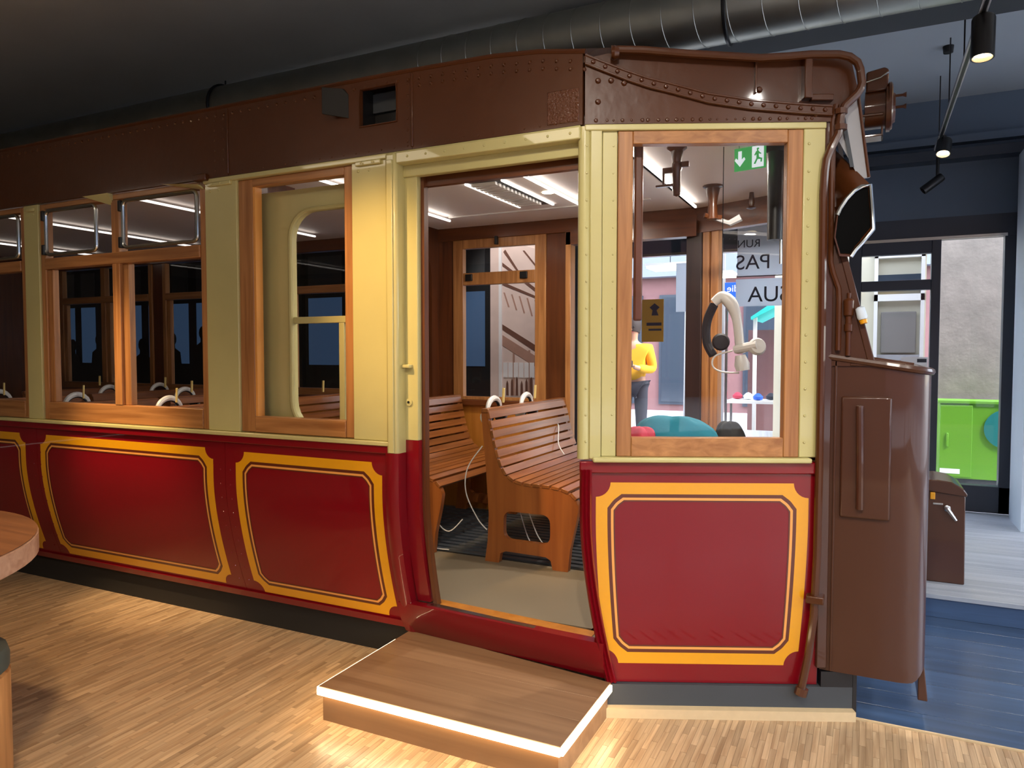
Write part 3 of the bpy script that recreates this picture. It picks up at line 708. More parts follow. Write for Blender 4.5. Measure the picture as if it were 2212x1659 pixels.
# ---- cab side, square to the photographer
sl = lambda z: .112*(max(0, .8-z)/.68)**1.65
def cabF(s, z, d=0): return cabp(s, d+.12*prof(z), z)
cp = T(MB().grid(lambda u, v, d: cabF(sl(.125+.86*v)*(1-u)+.935*u+.0*(1-u), .125+.86*v, d), 10, 28, .035), 'lower_panel', 'red')
def cabline(u, z):   # 0.05..0.883 at the top, drawn in at the foot
    k = max(0, .8-z)/.6; a = .05+.042*k**1.65; b = .884-.030*k**1.65
    return cabF(a+(b-a)*(u-.05)/(.834), z, -.0003)
lining(cp, (.05, .884, .203, .937), cabline, -CN)
T(MB().grid(lambda u, v, d: cabF(-.012+.045*u+sl(.13+.86*v)*.96, .13+.86*v, -.016-.012*math.sin(PI*u*3)**2+d), 12, 24, .06), 'lower_corner_post', 'red')
m = MB(); cabbox(m, -.015, .925, -.014, .03, .975, 1.022); T(m, 'belt_moulding', 'red', .005)
m = MB(); cabbox(m, .035, .885, -.034, .02, 1.020, 1.040); T(m, 'cab_sill', 'cream', .006)
T(MB().lathe([(.026, 0), (.026, 1.30)], cabp(.002, .018, 1.03), n=16), 'door_post', 'cream')
m = MB(); cabbox(m, .022, .068, -.006, .05, 1.03, 2.335); pp = T(m, 'pillar', 'cream', .004)
m = MB(); cabbox(m, .070, .128, .004, .05, 1.04, 2.314); T(m, 'pillar', 'cream', .003)
m = MB(); cabbox(m, .842, .925, -.004, .05, 1.04, 2.314); pr = T(m, 'pillar', 'cream', .004)
m = MB(); cabbox(m, .0, .925, -.012, .05, 2.312, 2.336); T(m, 'eave_strip', 'cream', .004)
rv = MB()
for k in range(12):
    z = 1.1+k*.105
    rv.dome(cabp(.862, -.005, z), -CN, .006); rv.dome(cabp(.112, .003, z), -CN, .004); rv.dome(cabp(.008, -.009, z), -CN, .005)
T(rv, 'rivet_row', 'cream', kind='stuff')
def cab_window(far=False):
    mt = 'oak'; zb = .82 if far else 1.04
    def b(s0, s1, z0, z1, o0=-.002, o1=.045): m = MB(); cabbox(m, s0, s1, o0, o1, z0, z1, far); return m
    f = T(b(.130, .188, zb, 2.312), 'window_frame', mt, .004)
    b(.782, .842, zb, 2.312).build('stile', mt, f, .004)
    b(.188, .782, 2.262, 2.312).build('top_rail', mt+'x', f, .003)
    b(.188, .782, zb, zb+.076).build('bottom_rail', mt+'x', f, .003)
    b(.188, .782, zb+.076, 2.262, .02, .024).build('pane', 'glass', f)
cab_window()
# cab fascia with its swept moulding
CUR = ((.0, 2.600), (.038, 2.584), (.154, 2.538), (.244, 2.507), (.333, 2.485), (.475, 2.446), (.635, 2.421), (.812, 2.404), (.935, 2.395))
def cz(s):
    for (a, za), (b, zb) in zip(CUR, CUR[1:]):
        if s <= b: return za+(zb-za)*(s-a)/(b-a)
    return 2.395
ss = [.94*k/40 for k in range(41)]
T(plate(MB(), [[(0, 2.336), (.94, 2.336)]+[(s, cz(s)-.012) for s in reversed(ss)]], .02, cabp(0, -.002, 0), CT, (0, 0, 1)), 'cab_fascia', 'brown')
md = T(MB().grid(lambda u, v, d: cabp(.94*u, -.022+d, cz(.94*u)-.034+.03*v), 40, 1, .03), 'swept_moulding', 'brown')
for dz in (-.004, -.036): MB().tube([cabp(s, -.022, cz(s)+dz) for s in ss], .005, 6).build('moulding_bead', 'brown', md)
rv = MB()
for k in range(20): s = .03+k*.0465; rv.dome(cabp(s, -.022, cz(s)-.019), -CN, .0095, .009, 8)
for s, z in ((.05, 2.50), (.10, 2.50), (.15, 2.49), (.05, 2.42), (-.02+.9, 2.365)): rv.dome(cabp(s, -.012, z), -CN, .012, .012, 8)
for k in range(26): rv.dome(cabp(.05+k*.033+random.uniform(-.008, .008), -.013, 2.349), -CN, random.uniform(.004, .009))
T(rv, 'rivet_row', 'brown', kind='stuff')
# roof board behind the moulding, with rib and end return
T(plate(MB(), [[(.03, 2.40), (1.045, 2.40), (1.06, 2.47), (1.03, 2.595), (.86, 2.598), (.67, 2.592), (.40, 2.610), (.09, 2.622), (.03, 2.61)]], .02, cabp(0, .045, 0), CT, (0, 0, 1)), 'roof_board', 'brown')
m = MB(); cabbox(m, .842, .872, -.005, .045, 2.43, 2.592); cabbox(m, .872, .96, .01, .045, 2.425, 2.45); T(m, 'board_rib', 'brown', .004)
m = MB(); cabbox(m, .66, .668, .02, .04, 2.46, 2.59); T(m, 'bolt_strap', 'brown', .002)
T(MB().dome(cabp(.68, .033, 2.475), -CN, .013, .012, 8), 'strap_bolt', 'brown')
# long pipe: along the roof board, down the corner of the cab to below the skirt
PIPE = [(-.916,2.765,2.625),(-.80,2.81,2.618),(-.650,2.880,2.604),(-.393,2.995,2.584),(-.30,3.03,2.586),(-.218,3.065,2.592),(-.12,3.10,2.588),(-.082,3.115,2.578),(-.055,3.125,2.556),(-.045,3.126,2.528),(-.038,3.129,2.476),(-.044,3.125,2.452),(-.056,3.121,2.433),(-.095,3.104,2.393),(-.108,3.097,2.36),(-.110,3.097,2.334),(-.117,3.094,2.285),(-.140,3.084,2.233),(-.155,3.075,2.19),(-.160,3.075,2.146),(-.164,3.073,2.058),(-.161,3.074,1.562),(-.161,3.074,1.022),(-.163,3.073,.657),(-.171,3.070,.417),(-.189,3.062,.25),(-.212,3.052,.12)]
cpipe = T(MB().tube(PIPE, .0155, 10), 'air_pipe', 'brown')
for z in (2.36, 2.30): MB().lathe([(.024, 0), (.024, .02)], (-.109, 3.096, z), n=8).build('pipe_nut', 'brown', cpipe)
MB().lathe([(.022, 0), (.028, .012), (.022, .03)], (-.916, 2.765, 2.612), (1, .45, 0), n=10).build('pipe_cap', 'brown', cpipe)
MB().lathe([(.024, 0), (.024, .03)], (-.214, 3.05, .10), (.25, .1, 1), n=10).build('pipe_end', 'brown', cpipe)
cl = MB().box(-.20, -.135, 3.045, 3.12, .47, .50).build('pipe_clamp', 'brown', cpipe, .004)
T(MB().tube([(-.125, 3.10, 2.40), (-.138, 3.10, 2.34), (-.139, 3.10, 2.2), (-.135, 3.10, 1.80), (-.126, 3.10, 1.76), (-.106, 3.11, 1.70), (-.103, 3.10, 1.66), (-.103, 3.10, 1.46)], .011, 8), 'conduit_pipe', 'brown')
vv = T(MB().lathe([(.010, -.09), (.010, 0), (.016, .005), (.016, .03), (.012, .032), (.012, .06), (.018, .065), (.020, .12), (.016, .125), (.008, .13), (.008, .15)], (-.068, 3.105, 1.53), n=12), 'air_valve', 'brown')
m = MB(); cabbox(m, .925, .965, -.004, .05, .20, 2.40); T(m, 'corner_pillar', 'brownflat', .004)

# ---- front end: dash, raked windscreen, hood, destination board, roof lamp
def ust(y0, x1, r=.10, n=8):
    pts = [(-.15, y0), (.05, y0), (x1-r, y0)]
    pts += [(x1-r+r*math.sin(a), y0+r-r*math.cos(a)) for a in [PI/2*k/n for k in range(1, n+1)]]
    far = [(x, 2*YC-y) for x, y in reversed(pts)]
    return pts+far
U = ust(3.12, .222); V = ust(3.14, .202, .08)
rim = lambda x: 1.434-.165*(x+.14) if x > -.14 else 1.434
NB = 14
def dash(u, v, d):
    i = u*(len(U)-1); i = int(round(i)); x, y = U[i] if d == 0 else V[i]
    b = .188+.05*max(0, (v < .01)*(max(0, x-.17)/.05)**2)
    return (x, y, b+(rim(x)-b)*v)
dsh = T(MB().grid(dash, len(U)-1, NB, 1), 'dash', 'brownflat')
MB().tube([(x, y-.004 if y < YC else y+.004, rim(x)+.004) for x, y in U], .014, 8).build('dash_rim', 'brownflat', dsh)
MB().box(-.113, -.105, 3.112, 3.122, .19, 1.42).build('seam_bead', 'brownflat', dsh, .002)
rp_ = MB().box(-.088, .088, 3.104, 3.121, .81, 1.283).build('raised_plate', 'brownflat', dsh, .008)
MB().tube([(-.022, 3.098, 1.245), (-.022, 3.094, 1.23), (-.018, 3.093, 1.05), (-.016, 3.094, .87), (-.016, 3.098, .85)], .014, 10).build('grab_bar', 'brownflat', dsh)
MB().box(-.06, .13, 3.11, 3.2, 1.40, 1.412).build('dash_ledge', 'brownflat', dsh, .004)
MB().lathe([(.013, 0), (.013, .16)], (-.0, 3.16, 1.425), (1, 0, -.16), 10).build('ledge_roll', 'brownflat', dsh)
T(MB().hexa([(.20, 3.20, .10), (.235, 3.20, .10), (.235, 3.5, .10), (.20, 3.5, .10)], [(.20, 3.20, .34), (.21, 3.20, .34), (.21, 3.5, .34), (.20, 3.5, .34)]), 'fender_plate', 'brownflat', .004)
# cab corner plate and raked windscreen
T(MB().prism([(-.150, 3.112, 1.40), (.012, 3.112, 1.40), (-.12, 3.112, 1.93), (-.175, 3.112, 2.20), (-.175, 3.112, 2.38), (-.150, 3.112, 2.38)], (0, .03, 0)), 'corner_plate', 'brownflat')
for yy in (3.108, 2*YC-3.108-.028):
    T(MB().hexa([(.0, yy, 1.42), (.026, yy, 1.42), (.026, yy+.028, 1.42), (.0, yy+.028, 1.42)], [(-.178, yy, 2.12), (-.152, yy, 2.12), (-.152, yy+.028, 2.12), (-.178, yy+.028, 2.12)]), 'windscreen_strut', 'brownflat', .004)
T(MB().hexa([(.003, 3.14, 1.42), (.010, 3.14, 1.42), (.010, 4.43, 1.42), (.003, 4.43, 1.42)], [(-.170, 3.14, 2.12), (-.163, 3.14, 2.12), (-.163, 4.43, 2.12), (-.170, 4.43, 2.12)]), 'windscreen', 'glass')
TB('windscreen_header', 'brownflat', (-.2, -.15, 3.12, 4.45, 2.10, 2.40))
g = T(MB().lathe([(.008, 0), (.017, .006), (.019, .04), (.015, .05)], (-.030, 3.095, 1.625), (.25, -.1, -1), 12), 'marker_lamp', 'palegrey')
MB().lathe([(.016, 0), (.013, .014)], (-.017, 3.090, 1.575), (.25, -.1, -1), 12).build('lamp_cap', 'gold', g)
# mirror-style hood
RIMH = [(-.117,1.988),(-.106,2.014),(-.085,2.048),(-.058,2.077),(-.031,2.092),(-.002,2.095),(.006,2.004),(.012,1.924),(-.027,1.874),(-.049,1.849),(-.065,1.823),(-.105,1.828),(-.125,1.90)]
fr_ = [Vector((x, 3.06+.5*(x+.12), z)) for x, z in RIMH]
k_ = lambda p: p.y/3.15
fr_ = [Vector((p.x*k_(p), p.y, 1.45+(p.z-1.45)*k_(p))) for p in fr_]
BK = [(-.150,1.99),(-.150,2.06),(-.148,2.14),(-.145,2.20),(-.140,2.245),(-.128,2.262),(-.10,2.20),(-.10,2.10),(-.12,2.0),(-.13,1.95),(-.14,1.9),(-.15,1.9),(-.15,1.94)]
bk_ = [Vector((x, 3.25, z)) for x, z in BK]
hd = MB(); n = len(fr_); cen = sum(fr_, Vector())/n
inn = [p+(cen-p)*.06 for p in fr_]; inb = [p+(sum(bk_, Vector())/n-p)*.1+Vector((0, -.01, 0)) for p in bk_]
hd.add(fr_+bk_+inn+inb, [(i, (i+1) % n, n+(i+1) % n, n+i) for i in range(n)]+[(2*n+(i+1) % n, 2*n+i, 3*n+i, 3*n+(i+1) % n) for i in range(n)]+[(i, 2*n+i, 2*n+(i+1) % n, (i+1) % n) for i in range(n)]+[tuple(n+i for i in range(n)), tuple(3*n+i for i in reversed(range(n)))])
hood = T(hd, 'lamp_hood', 'brown', angle=50)
MB().tube([p for p in fr_[:11]], .0075, 8).build('hood_rim', 'steel', hood)
MB().add([p+(cen-p)*.03+Vector((0, .008, 0)) for p in fr_], [tuple(range(n))]).build('hood_shade_sheet', 'void', hood)  # flat black sheet across the mouth, standing for the shade inside
# destination board across the front
DP = [(-.090, 2.435), (-.054, 2.465), (-.009, 2.131), (-.042, 2.127), (-.066, 2.175), (-.125, 2.286), (-.118, 2.36)]
db = T(MB().prism([(x, 3.165+.45*(x+.06), z) for x, z in DP], (.005, .012, 0)), 'destination_side_plate', 'silver', .002)
MB().tube([(-.053, 3.165, 2.465), (-.008, 3.187, 2.131)], .006, 8).build('plate_edge', 'brown', db)
MB().hexa([(-.074, 3.150, 2.17), (-.060, 3.157, 2.17), (-.060, 3.162, 2.17), (-.074, 3.155, 2.17)], [(-.108, 3.136, 2.36), (-.094, 3.142, 2.36), (-.094, 3.147, 2.36), (-.108, 3.141, 2.36)]).build('side_strip', 'slate', db)
T(MB().hexa([(-.10, 3.24, 2.14), (-.085, 3.24, 2.14), (-.085, 4.35, 2.14), (-.10, 4.35, 2.14)], [(-.15, 3.24, 2.45), (-.135, 3.24, 2.45), (-.135, 4.35, 2.45), (-.15, 4.35, 2.45)]), 'destination_board', 'silver')
# roof lamp
rl = T(MB().lathe([(.03, -.055), (.082, -.05), (.082, .03), (.1, .034), (.1, .05), (.07, .054), (.06, .07), (.0, .074)], (.02, 3.7, 2.535), (1, 0, 0), 24), 'roof_lamp', 'brown')
MB().tube([(.07, 3.7+.093*math.cos(a), 2.545+.093*math.sin(a)) for a in [2*PI*k/20 for k in range(20)]], .01, 6, True).build('lamp_ring', 'brown', rl)
MB().prism([(-.028, 3.64, 2.60), (.060, 3.64, 2.60), (.062, 3.64, 2.69), (.045, 3.64, 2.702), (-.028, 3.64, 2.69)], (0, .12, 0)).build('lamp_cowl', 'brown', rl, .008)
MB().tube([(-.03, 3.635, 2.642), (.03, 3.635, 2.655), (.06, 3.635, 2.675)], .004, 6).build('cowl_edge', 'steel', rl)
for z in (2.575, 2.525): MB().tube([(.08, 3.66, z), (.118, 3.66, z), (.132, 3.66, z)], [.006, .006, .012], 8).build('lamp_bolt', 'brown', rl)
for z in (2.49, 2.40): MB().box(-.06, .043, 3.62, 3.72, z, z+.01).build('lamp_bracket', 'brown', rl, .003)
MB().box(.035, .043, 3.62, 3.72, 2.40, 2.44).build('bracket_lip', 'brown', rl, .003)

# ---- cab roof cover, floor, interior ceiling
def slab(z0, z1, inset=0):
    i = inset
    pts = [(-1.0, D+i), cabp(0, i, 0)[:2], cabp(.93, i, 0)[:2], (-.16, 3.12+i)]
    pts = [tuple(p) for p in pts]; pts += [(x, 2*YC-y) for x, y in reversed(pts)]
    return MB().prism([(x, y, z0) for x, y in pts], (0, 0, z1-z0))
T(slab(2.392, 2.41, .02), 'cab_roof', 'brown')
T(slab(2.378, 2.39, .05), 'cab_ceiling', 'intceil')
T(slab(.22, .28, .06), 'cab_floor', 'lino')
TB('saloon_floor', 'lino', (-7.6, -1.0, D+.18, YF-.05, .22, .28))
ic = TB('saloon_ceiling', 'intceil', (-7.6, -1.0, D+.09, YF-.04, 2.385, 2.40))
for b in ((-2.608, -2.596, 2.95, 4.38, 2.352, 2.364), (-1.606, -1.594, 2.95, 4.40, 2.352, 2.364), (-3.9, -3.886, 2.95, 4.5, 2.352, 2.364), (-5.2, -5.186, 2.95, 4.5, 2.352, 2.364), (-6.5, -6.486, 2.95, 4.5, 2.352, 2.364)):
    MB().box(*b).build('ceiling_light_strip', 'ledint' if b[0] > -3 else 'leddim', ic)
MB().box(-.978, -.966, 3.0, 4.6, 2.346, 2.358).build('ceiling_light_strip', 'ledint', ic)
MB().box(-2.614, -1.2, 4.38, 4.40, 2.377, 2.385).build('ceiling_bead', 'white', ic)
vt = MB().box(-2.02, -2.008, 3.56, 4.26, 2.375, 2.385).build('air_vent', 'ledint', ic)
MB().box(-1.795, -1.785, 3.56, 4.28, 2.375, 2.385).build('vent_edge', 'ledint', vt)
for k in range(13):
    y = 3.58+k*.05
    MB().box(-1.99, -1.84, y, y+.026, 2.368, 2.384).build('vent_slat', 'white', vt)
MB().box(-2.0, -1.80, 3.56, 4.27, 2.3835, 2.3848).build('vent_back', 'scr_grey', vt)
MB().lathe([(.035, 0), (.035, .004)], (-1.69, 3.96, 2.381), n=18).build('downlight', 'downlight', ic)

mat_ = TB('floor_mat', 'dark', (-3.0, -1.32, 3.66, YF-.1, .28, .282))
for k in range(16): MB().box(-3.0, -1.32, 3.68+k*.068, 3.68+k*.068+.04, .282, .290).build('mat_rib', 'scr_grey', mat_)
# ---- far side of the saloon
TB('far_lower_wall', 'mwood', (-7.6, -1.9, YF-.04, YF, .28, 1.06))
TB('far_cantrail', 'dwoodx', (-7.6, -1.0, YF-.07, YF, 2.29, 2.385), .004)
TB('far_sill', 'dwoodx', (-7.6, -1.9, YF-.08, YF, 1.06, 1.10), .004)
for x0, x1 in ((-7.66, -7.52), (-6.13, -5.99), (-4.602, -4.461), (-3.073, -2.82), (-2.06, -1.90)):
    TB('far_pillar', 'dwood', (x0, x1, YF-.05, YF, 1.10, 2.30), .004)
for x0 in (-7.52, -5.99, -4.461): double_window(x0, True, 'oak')
f = TB('window_frame', 'oak', (-2.82, -2.735, YF-.06, YF-.01, 1.10, 2.30), .003)
for nm, b in (('stile', (-2.145, -2.06, 1.10, 2.30)), ('top_rail', (-2.735, -2.145, 2.225, 2.30)), ('middle_rail', (-2.735, -2.145, 1.955, 2.045)), ('bottom_rail', (-2.735, -2.145, 1.10, 1.125))):
    MB().box(b[0], b[1], YF-.06, YF-.01, b[2], b[3]).build(nm, 'oak', f, .003)
MB().box(-2.735, -2.145, YF-.035, YF-.03, 1.125, 1.955).build('pane', 'glass', f)
MB().box(-2.735, -2.145, YF-.035, YF-.03, 2.045, 2.225).build('upper_pane', 'glass', f)
for x in (-2.68, -2.23): MB().box(x-.028, x+.028, YF-.075, YF-.055, 1.985, 2.035).build('hinge', 'black', f, .003)
MB().box(-2.455, -2.435, YF-.09, YF-.055, 2.24, 2.30).build('latch', 'black', f, .003)
# arched bulkhead between saloon and platform
bh = MB(); pts = [(YF-.04, .28), (YF-.04, 2.385), (YF-.52, 2.385)]
pts += [(YF-.52+.36*math.sin(a), 2.34-.36+.36*math.cos(a)) for a in [PI/2*k/10 for k in range(11)]]
pts += [(YF-.16, .28)]
bh.prism([(-2.985, y, z) for y, z in pts], (.04, 0, 0)); T(bh, 'bulkhead', 'dwood')
bh = MB().prism([(-2.985, max(2*YC-y, 2.91), z) for y, z in pts], (.04, 0, 0)); T(bh, 'bulkhead', 'dwood')
TB('saloon_end_wall', 'dwood', (-7.66, -7.6, D, YF, .28, 2.6))
# ---- far platform door surround and far cab wall
TB('far_door_post', 'oak', (-1.90, -1.86, YF-.09, YF, .28, 2.29), .004)
TB('far_door_header', 'dwoodx', (-1.9, -1.0, YF-.09, YF, 2.20, 2.30))
m = MB(); cabbox(m, -.05, .07, -.0, .06, .28, 2.30, True); T(m, 'far_corner_post', 'shadewood', .004)
m = MB(); cabbox(m, .07, .12, .0, .05, .28, 2.30, True); T(m, 'far_corner_lining', 'oak', .004)
m = MB(); cabbox(m, .07, .93, .0, .04, .15, .82, True); T(m, 'far_lower_panel', 'dwood')
m = MB(); cabbox(m, .0, .93, -.0, .06, 2.22, 2.39, True); T(m, 'far_cab_cantrail', 'dwoodx')
m = MB(); cabbox(m, .86, .93, .0, .05, .82, 2.30, True); T(m, 'far_cab_pillar', 'dwood')
cab_window(True)
for fs_ in (False,): m = MB(); cabbox(m, .1, .93, .045, .20, 1.02, 1.05, fs_); T(m, 'cab_ledge', 'dwoodx', .003)
# ---- fittings hanging in the cab
d1 = T(MB().lathe([(.045, 0), (.045, -.008), (.028, -.02), (.02, -.07), (.024, -.075), (.024, -.1), (.019, -.11), (.019, -.19), (.016, -.215), (.0, -.222)], (-.79, 3.33, 2.378), n=14), 'hand_brake_hanger', 'brown')
MB().box(-.85, -.79, 3.325, 3.34, 2.265, 2.29).box(-.79, -.735, 3.325, 3.34, 2.285, 2.31).box(-.855, -.845, 3.325, 3.34, 2.215, 2.29).box(-.885, -.79, 3.32, 3.345, 2.205, 2.215).build('hanger_bracket', 'brown', d1, .003)
d2 = T(MB().lathe([(.055, 0), (.055, -.008), (.04, -.015), (.03, -.06), (.024, -.10), (.03, -.17), (.034, -.185), (.0, -.19)], (-.79, 4.18, 2.378), n=14), 'bell_hanger', 'brown')
MB().tube([(-.83, 4.16, 2.215), (-.79, 4.18, 2.205), (-.74, 4.19, 2.20)], .015, 8).build('handle', 'brown', d2)
MB().tube([(-.78, 4.19, 2.20), (-.72, 4.2, 2.175), (-.70, 4.2, 2.168), (-.64, 4.2, 2.195)], [.013, .013, .018, .022], 8).build('lever', 'silver', d2)
T(MB().lathe([(.012, 0), (.018, -.06), (.014, -.08), (.03, -.09), (.0, -.1)], (-.62, 4.45, 2.378), n=10), 'ceiling_hook', 'brown')
d4 = T(MB().lathe([(.065, 0), (.065, -.012), (.035, -.03), (.033, -.42), (.0, -.425)], (-.385, 3.5, 2.378), n=16), 'hanging_column', 'black')
MB().tube([(-.36, 3.5, 2.02), (-.36, 3.5, 1.85)], .005, 6).build('rod', 'steel', d4)
m = MB(); cabbox(m, .205, .240, .08, .11, 1.58, 2.379); T(m, 'leather_strap_post', 'dwood', .008)

# ================================================================== benches and headsets
BTOP = -1.905
PATH = [(0.0, 1.130), (.006, 1.10), (.018, 1.045), (.030, .99), (.044, .935), (.060, .88), (.080, .825), (.112, .775), (.160, .742), (.215, .728), (.275, .724), (.335, .724), (.395, .722), (.450, .714), (.500, .698), (.535, .665)]
def bench_mesh():
    out = [(-.035, 1.118), (-.03, 1.135), (.0, 1.135)]+PATH[1:]+[(.548, .63), (.535, .55), (.50, .40), (.488, .28), (.40, .28), (.388, .33), (.36, .345), (.12, .350), (.085, .335), (.075, .28), (-.012, .28), (.005, .40), (.012, .55), (-.005, .80)]
    hole = rrect(.105, .385, .415, .575, .045, 4)
    return out, hole
out_, hole_ = bench_mesh()
def make_bench(y0, y1):
    b = thing('slatted_bench', 'x', 'bench', (BTOP, y0, .28))
    for k, yy in enumerate((0, y1-y0-.035)):
        s = plate(MB(), [[(x, z-.28) for x, z in out_], [(x, z-.28) for x, z in hole_]], .035, (0, yy+.0175, 0), (1, 0, 0), (0, 0, 1)).build('side_panel', 'bench', b, .004)
    L = [0]
    for (a, c) in zip(PATH, PATH[1:]): L.append(L[-1]+math.hypot(c[0]-a[0], c[1]-a[1]))
    tot = L[-1]; n = 15
    for k in range(n):
        t = tot*(k+.5)/n
        i = max(j for j in range(len(L)) if L[j] <= t); f = (t-L[i])/(L[i+1]-L[i])
        a, c = PATH[i], PATH[i+1]; p = (a[0]+(c[0]-a[0])*f, a[1]+(c[1]-a[1])*f-.28)
        tx = Vector((c[0]-a[0], 0, c[1]-a[1])).normalized(); nn = Vector((-tx.z, 0, tx.x))
        if nn.x+nn.z < 0: nn = -nn
        MB().obox(Vector((p[0], (y1-y0)/2, p[1]))+nn*.007, tx, (0, 1, 0), nn, tot/n/2-.006, (y1-y0)/2+.006, .009).build('slat', 'slat', b, .002)
    MB().obox((-.008, (y1-y0)/2, .848), (1, 0, 0), (0, 1, 0), (0, 0, 1), .022, (y1-y0)/2+.01, .012).build('top_rail', 'slat', b, .004)
    MB().box(.02, .05, .04, y1-y0-.04, .30, .42).build('stretcher', 'bench', b, .004)
    for yy in (.17, .62): MB().obox((.012, yy+.015, .925), (.05, 0, 1), (0, 1, 0), (1, 0, -.05), .042, .007, .005).build('peg', 'peg', b)
    return b
proto = make_bench(3.60, 4.74)
FARL = ['slatted wooden bench nearest the doorway on the tram platform', 'slatted wooden bench second from the doorway, left edge of the opening', 'slatted wooden bench third in the far row, past the bulkhead', 'slatted wooden bench fourth in the far row inside the saloon', 'slatted wooden bench fifth in the far row inside the saloon', 'slatted wooden bench sixth in the far row deep in the saloon']
NEARL = ['slatted wooden bench behind the right half of the double window', 'slatted wooden bench behind the left half of the double window', 'slatted wooden bench behind the cut-off window at the left edge']
benches = []
for k in range(6):
    b = proto if k == 0 else copy_tree(proto)
    b.location = (BTOP-.84*k-(.0 if k < 2 else .03), 3.60, .28); b['label'] = FARL[k]; b['group'] = 'slatted benches in the tram'; benches.append(b)
for k in range(3):
    b = copy_tree(proto); b.location = (BTOP-.84*(k+2)-.03, 2.86, .28); b['label'] = NEARL[k]; b['group'] = 'slatted benches in the tram'
    for c in b.children: c.scale = (1, .56, 1)
    benches.append(b)
def make_headset():
    h = thing('headphones', 'x', 'headphones', (0, 0, 0))
    R = .082; arc = [(0, R*math.cos(a), R*.92*math.sin(a)) for a in [PI*k/14 for k in range(15)]]
    hb_ = MB()
    for i in range(14):
        a, c = Vector(arc[i]), Vector(arc[i+1])
    hb_.tube(arc, [.011+.006*math.sin(PI*k/14) for k in range(15)], 8); hb_.build('headband', 'headwhite', h)
    MB().tube([(.0, R*.86*math.cos(a), R*.78*math.sin(a)) for a in [PI*(.12+.76*k/10) for k in range(11)]], .009, 6).build('band_padding', 'pad', h)
    for s in (-1, 1):
        MB().lathe([(.0, 0), (.036, .004), (.038, .016), (.03, .024), (0, .026)], (0, s*(R+.004), -.03), (0, s, 0), 16).build('ear_cup', 'headwhite', h)
        MB().lathe([(.0, 0), (.034, .003), (.034, .018), (0, .02)], (0, s*(R+.002), -.03), (0, -s, 0), 16).build('ear_cushion', 'pad', h)
    return h
hp0 = make_headset(); used = False
HP = [(0, 0, 3.74, 'white headphones on the bench nearest the doorway, left of the pair'), (0, 0, 4.12, 'white headphones on the bench nearest the doorway, right of the pair'),
      (1, 0, 4.05, 'white headphones seen through the sliding door window'), (3, 0, 3.75, 'white headphones at the right edge of the double window, far row'), (3, 0, 4.30, 'white headphones fourth bench far row, against the far windows'),
      (4, 0, 3.75, 'white headphones behind the mullion of the double window, far row'), (4, 0, 4.35, 'white headphones fifth bench of the far row, farther seat'),
      (5, 0, 3.75, 'white headphones small and far at the left of the double window'),
      (6, 0, 3.02, 'large white headphones low in the right pane of the double window'), (7, 0, 3.02, 'large white headphones low in the left pane of the double window'), (8, 0, 3.02, 'white headphones in the cut-off window at the left edge')]
for bi, dx, y, lab in HP:
    h = hp0 if not used else copy_tree(hp0); used = True
    b = benches[bi]; yo = .095 if bi > 5 else (.17 if y < 3.9 or bi == 1 else .62); h.location = (b.location.x-.042, b.location.y+yo, 1.112); h['label'] = lab; h['group'] = 'headphones on the benches'
def smooth(pts):
    P = [Vector(p) for p in pts]; out = []
    for i in range(len(P)-1):      # Catmull-Rom
        p0, p1, p2, p3 = P[max(i-1, 0)], P[i], P[i+1], P[min(i+2, len(P)-1)]
        for k in range(6):
            t = k/6; out.append(.5*((2*p1)+(p2-p0)*t+(2*p0-5*p1+4*p2-p3)*t*t+(3*p1-p0-3*p2+p3)*t**3))
    out.append(P[-1]); return out
def cable(pts, label, r=.0035):
    return tag(MB().tube(smooth(pts), r, 6).build('headphone_cable', 'headwhite'), label, 'cable', 'headphone cables')
cable([(-1.93, 3.595, .93), (-2.02, 3.585, .80), (-2.03, 3.585, .66), (-1.96, 3.59, .52), (-1.90, 3.592, .46)], 'white cable bowing out left of the near bench side panel')
cable([(-1.90, 4.60, .98), (-1.84, 4.50, .96), (-1.80, 4.40, .86), (-1.74, 4.35, .80)], 'white cable looped over the slats of the near bench')
cable([(-1.72, 3.72, .60), (-1.66, 3.75, .42), (-1.58, 3.72, .37), (-1.50, 3.70, .43), (-1.47, 3.70, .50)], 'white cable coiled inside the opening of the near bench side')
cable([(-1.80, 3.80, .55), (-1.74, 3.82, .36), (-1.66, 3.80, .35)], 'white cable end hanging at the left of the bench side opening')
cable([(-2.30, 3.66, .60), (-2.27, 3.66, .46), (-2.20, 3.68, .40), (-2.13, 3.72, .47)], 'blue-white cable dangling under the second bench')
cable([(-1.36, 3.8, .50), (-1.32, 3.78, .36), (-1.25, 3.78, .32)], 'white cable low beside the door post, right of the bench foot')
cable([(-2.36, 3.70, .30), (-2.28, 3.66, .295), (-2.2, 3.68, .29)], 'white plug end lying on the floor under the second bench')

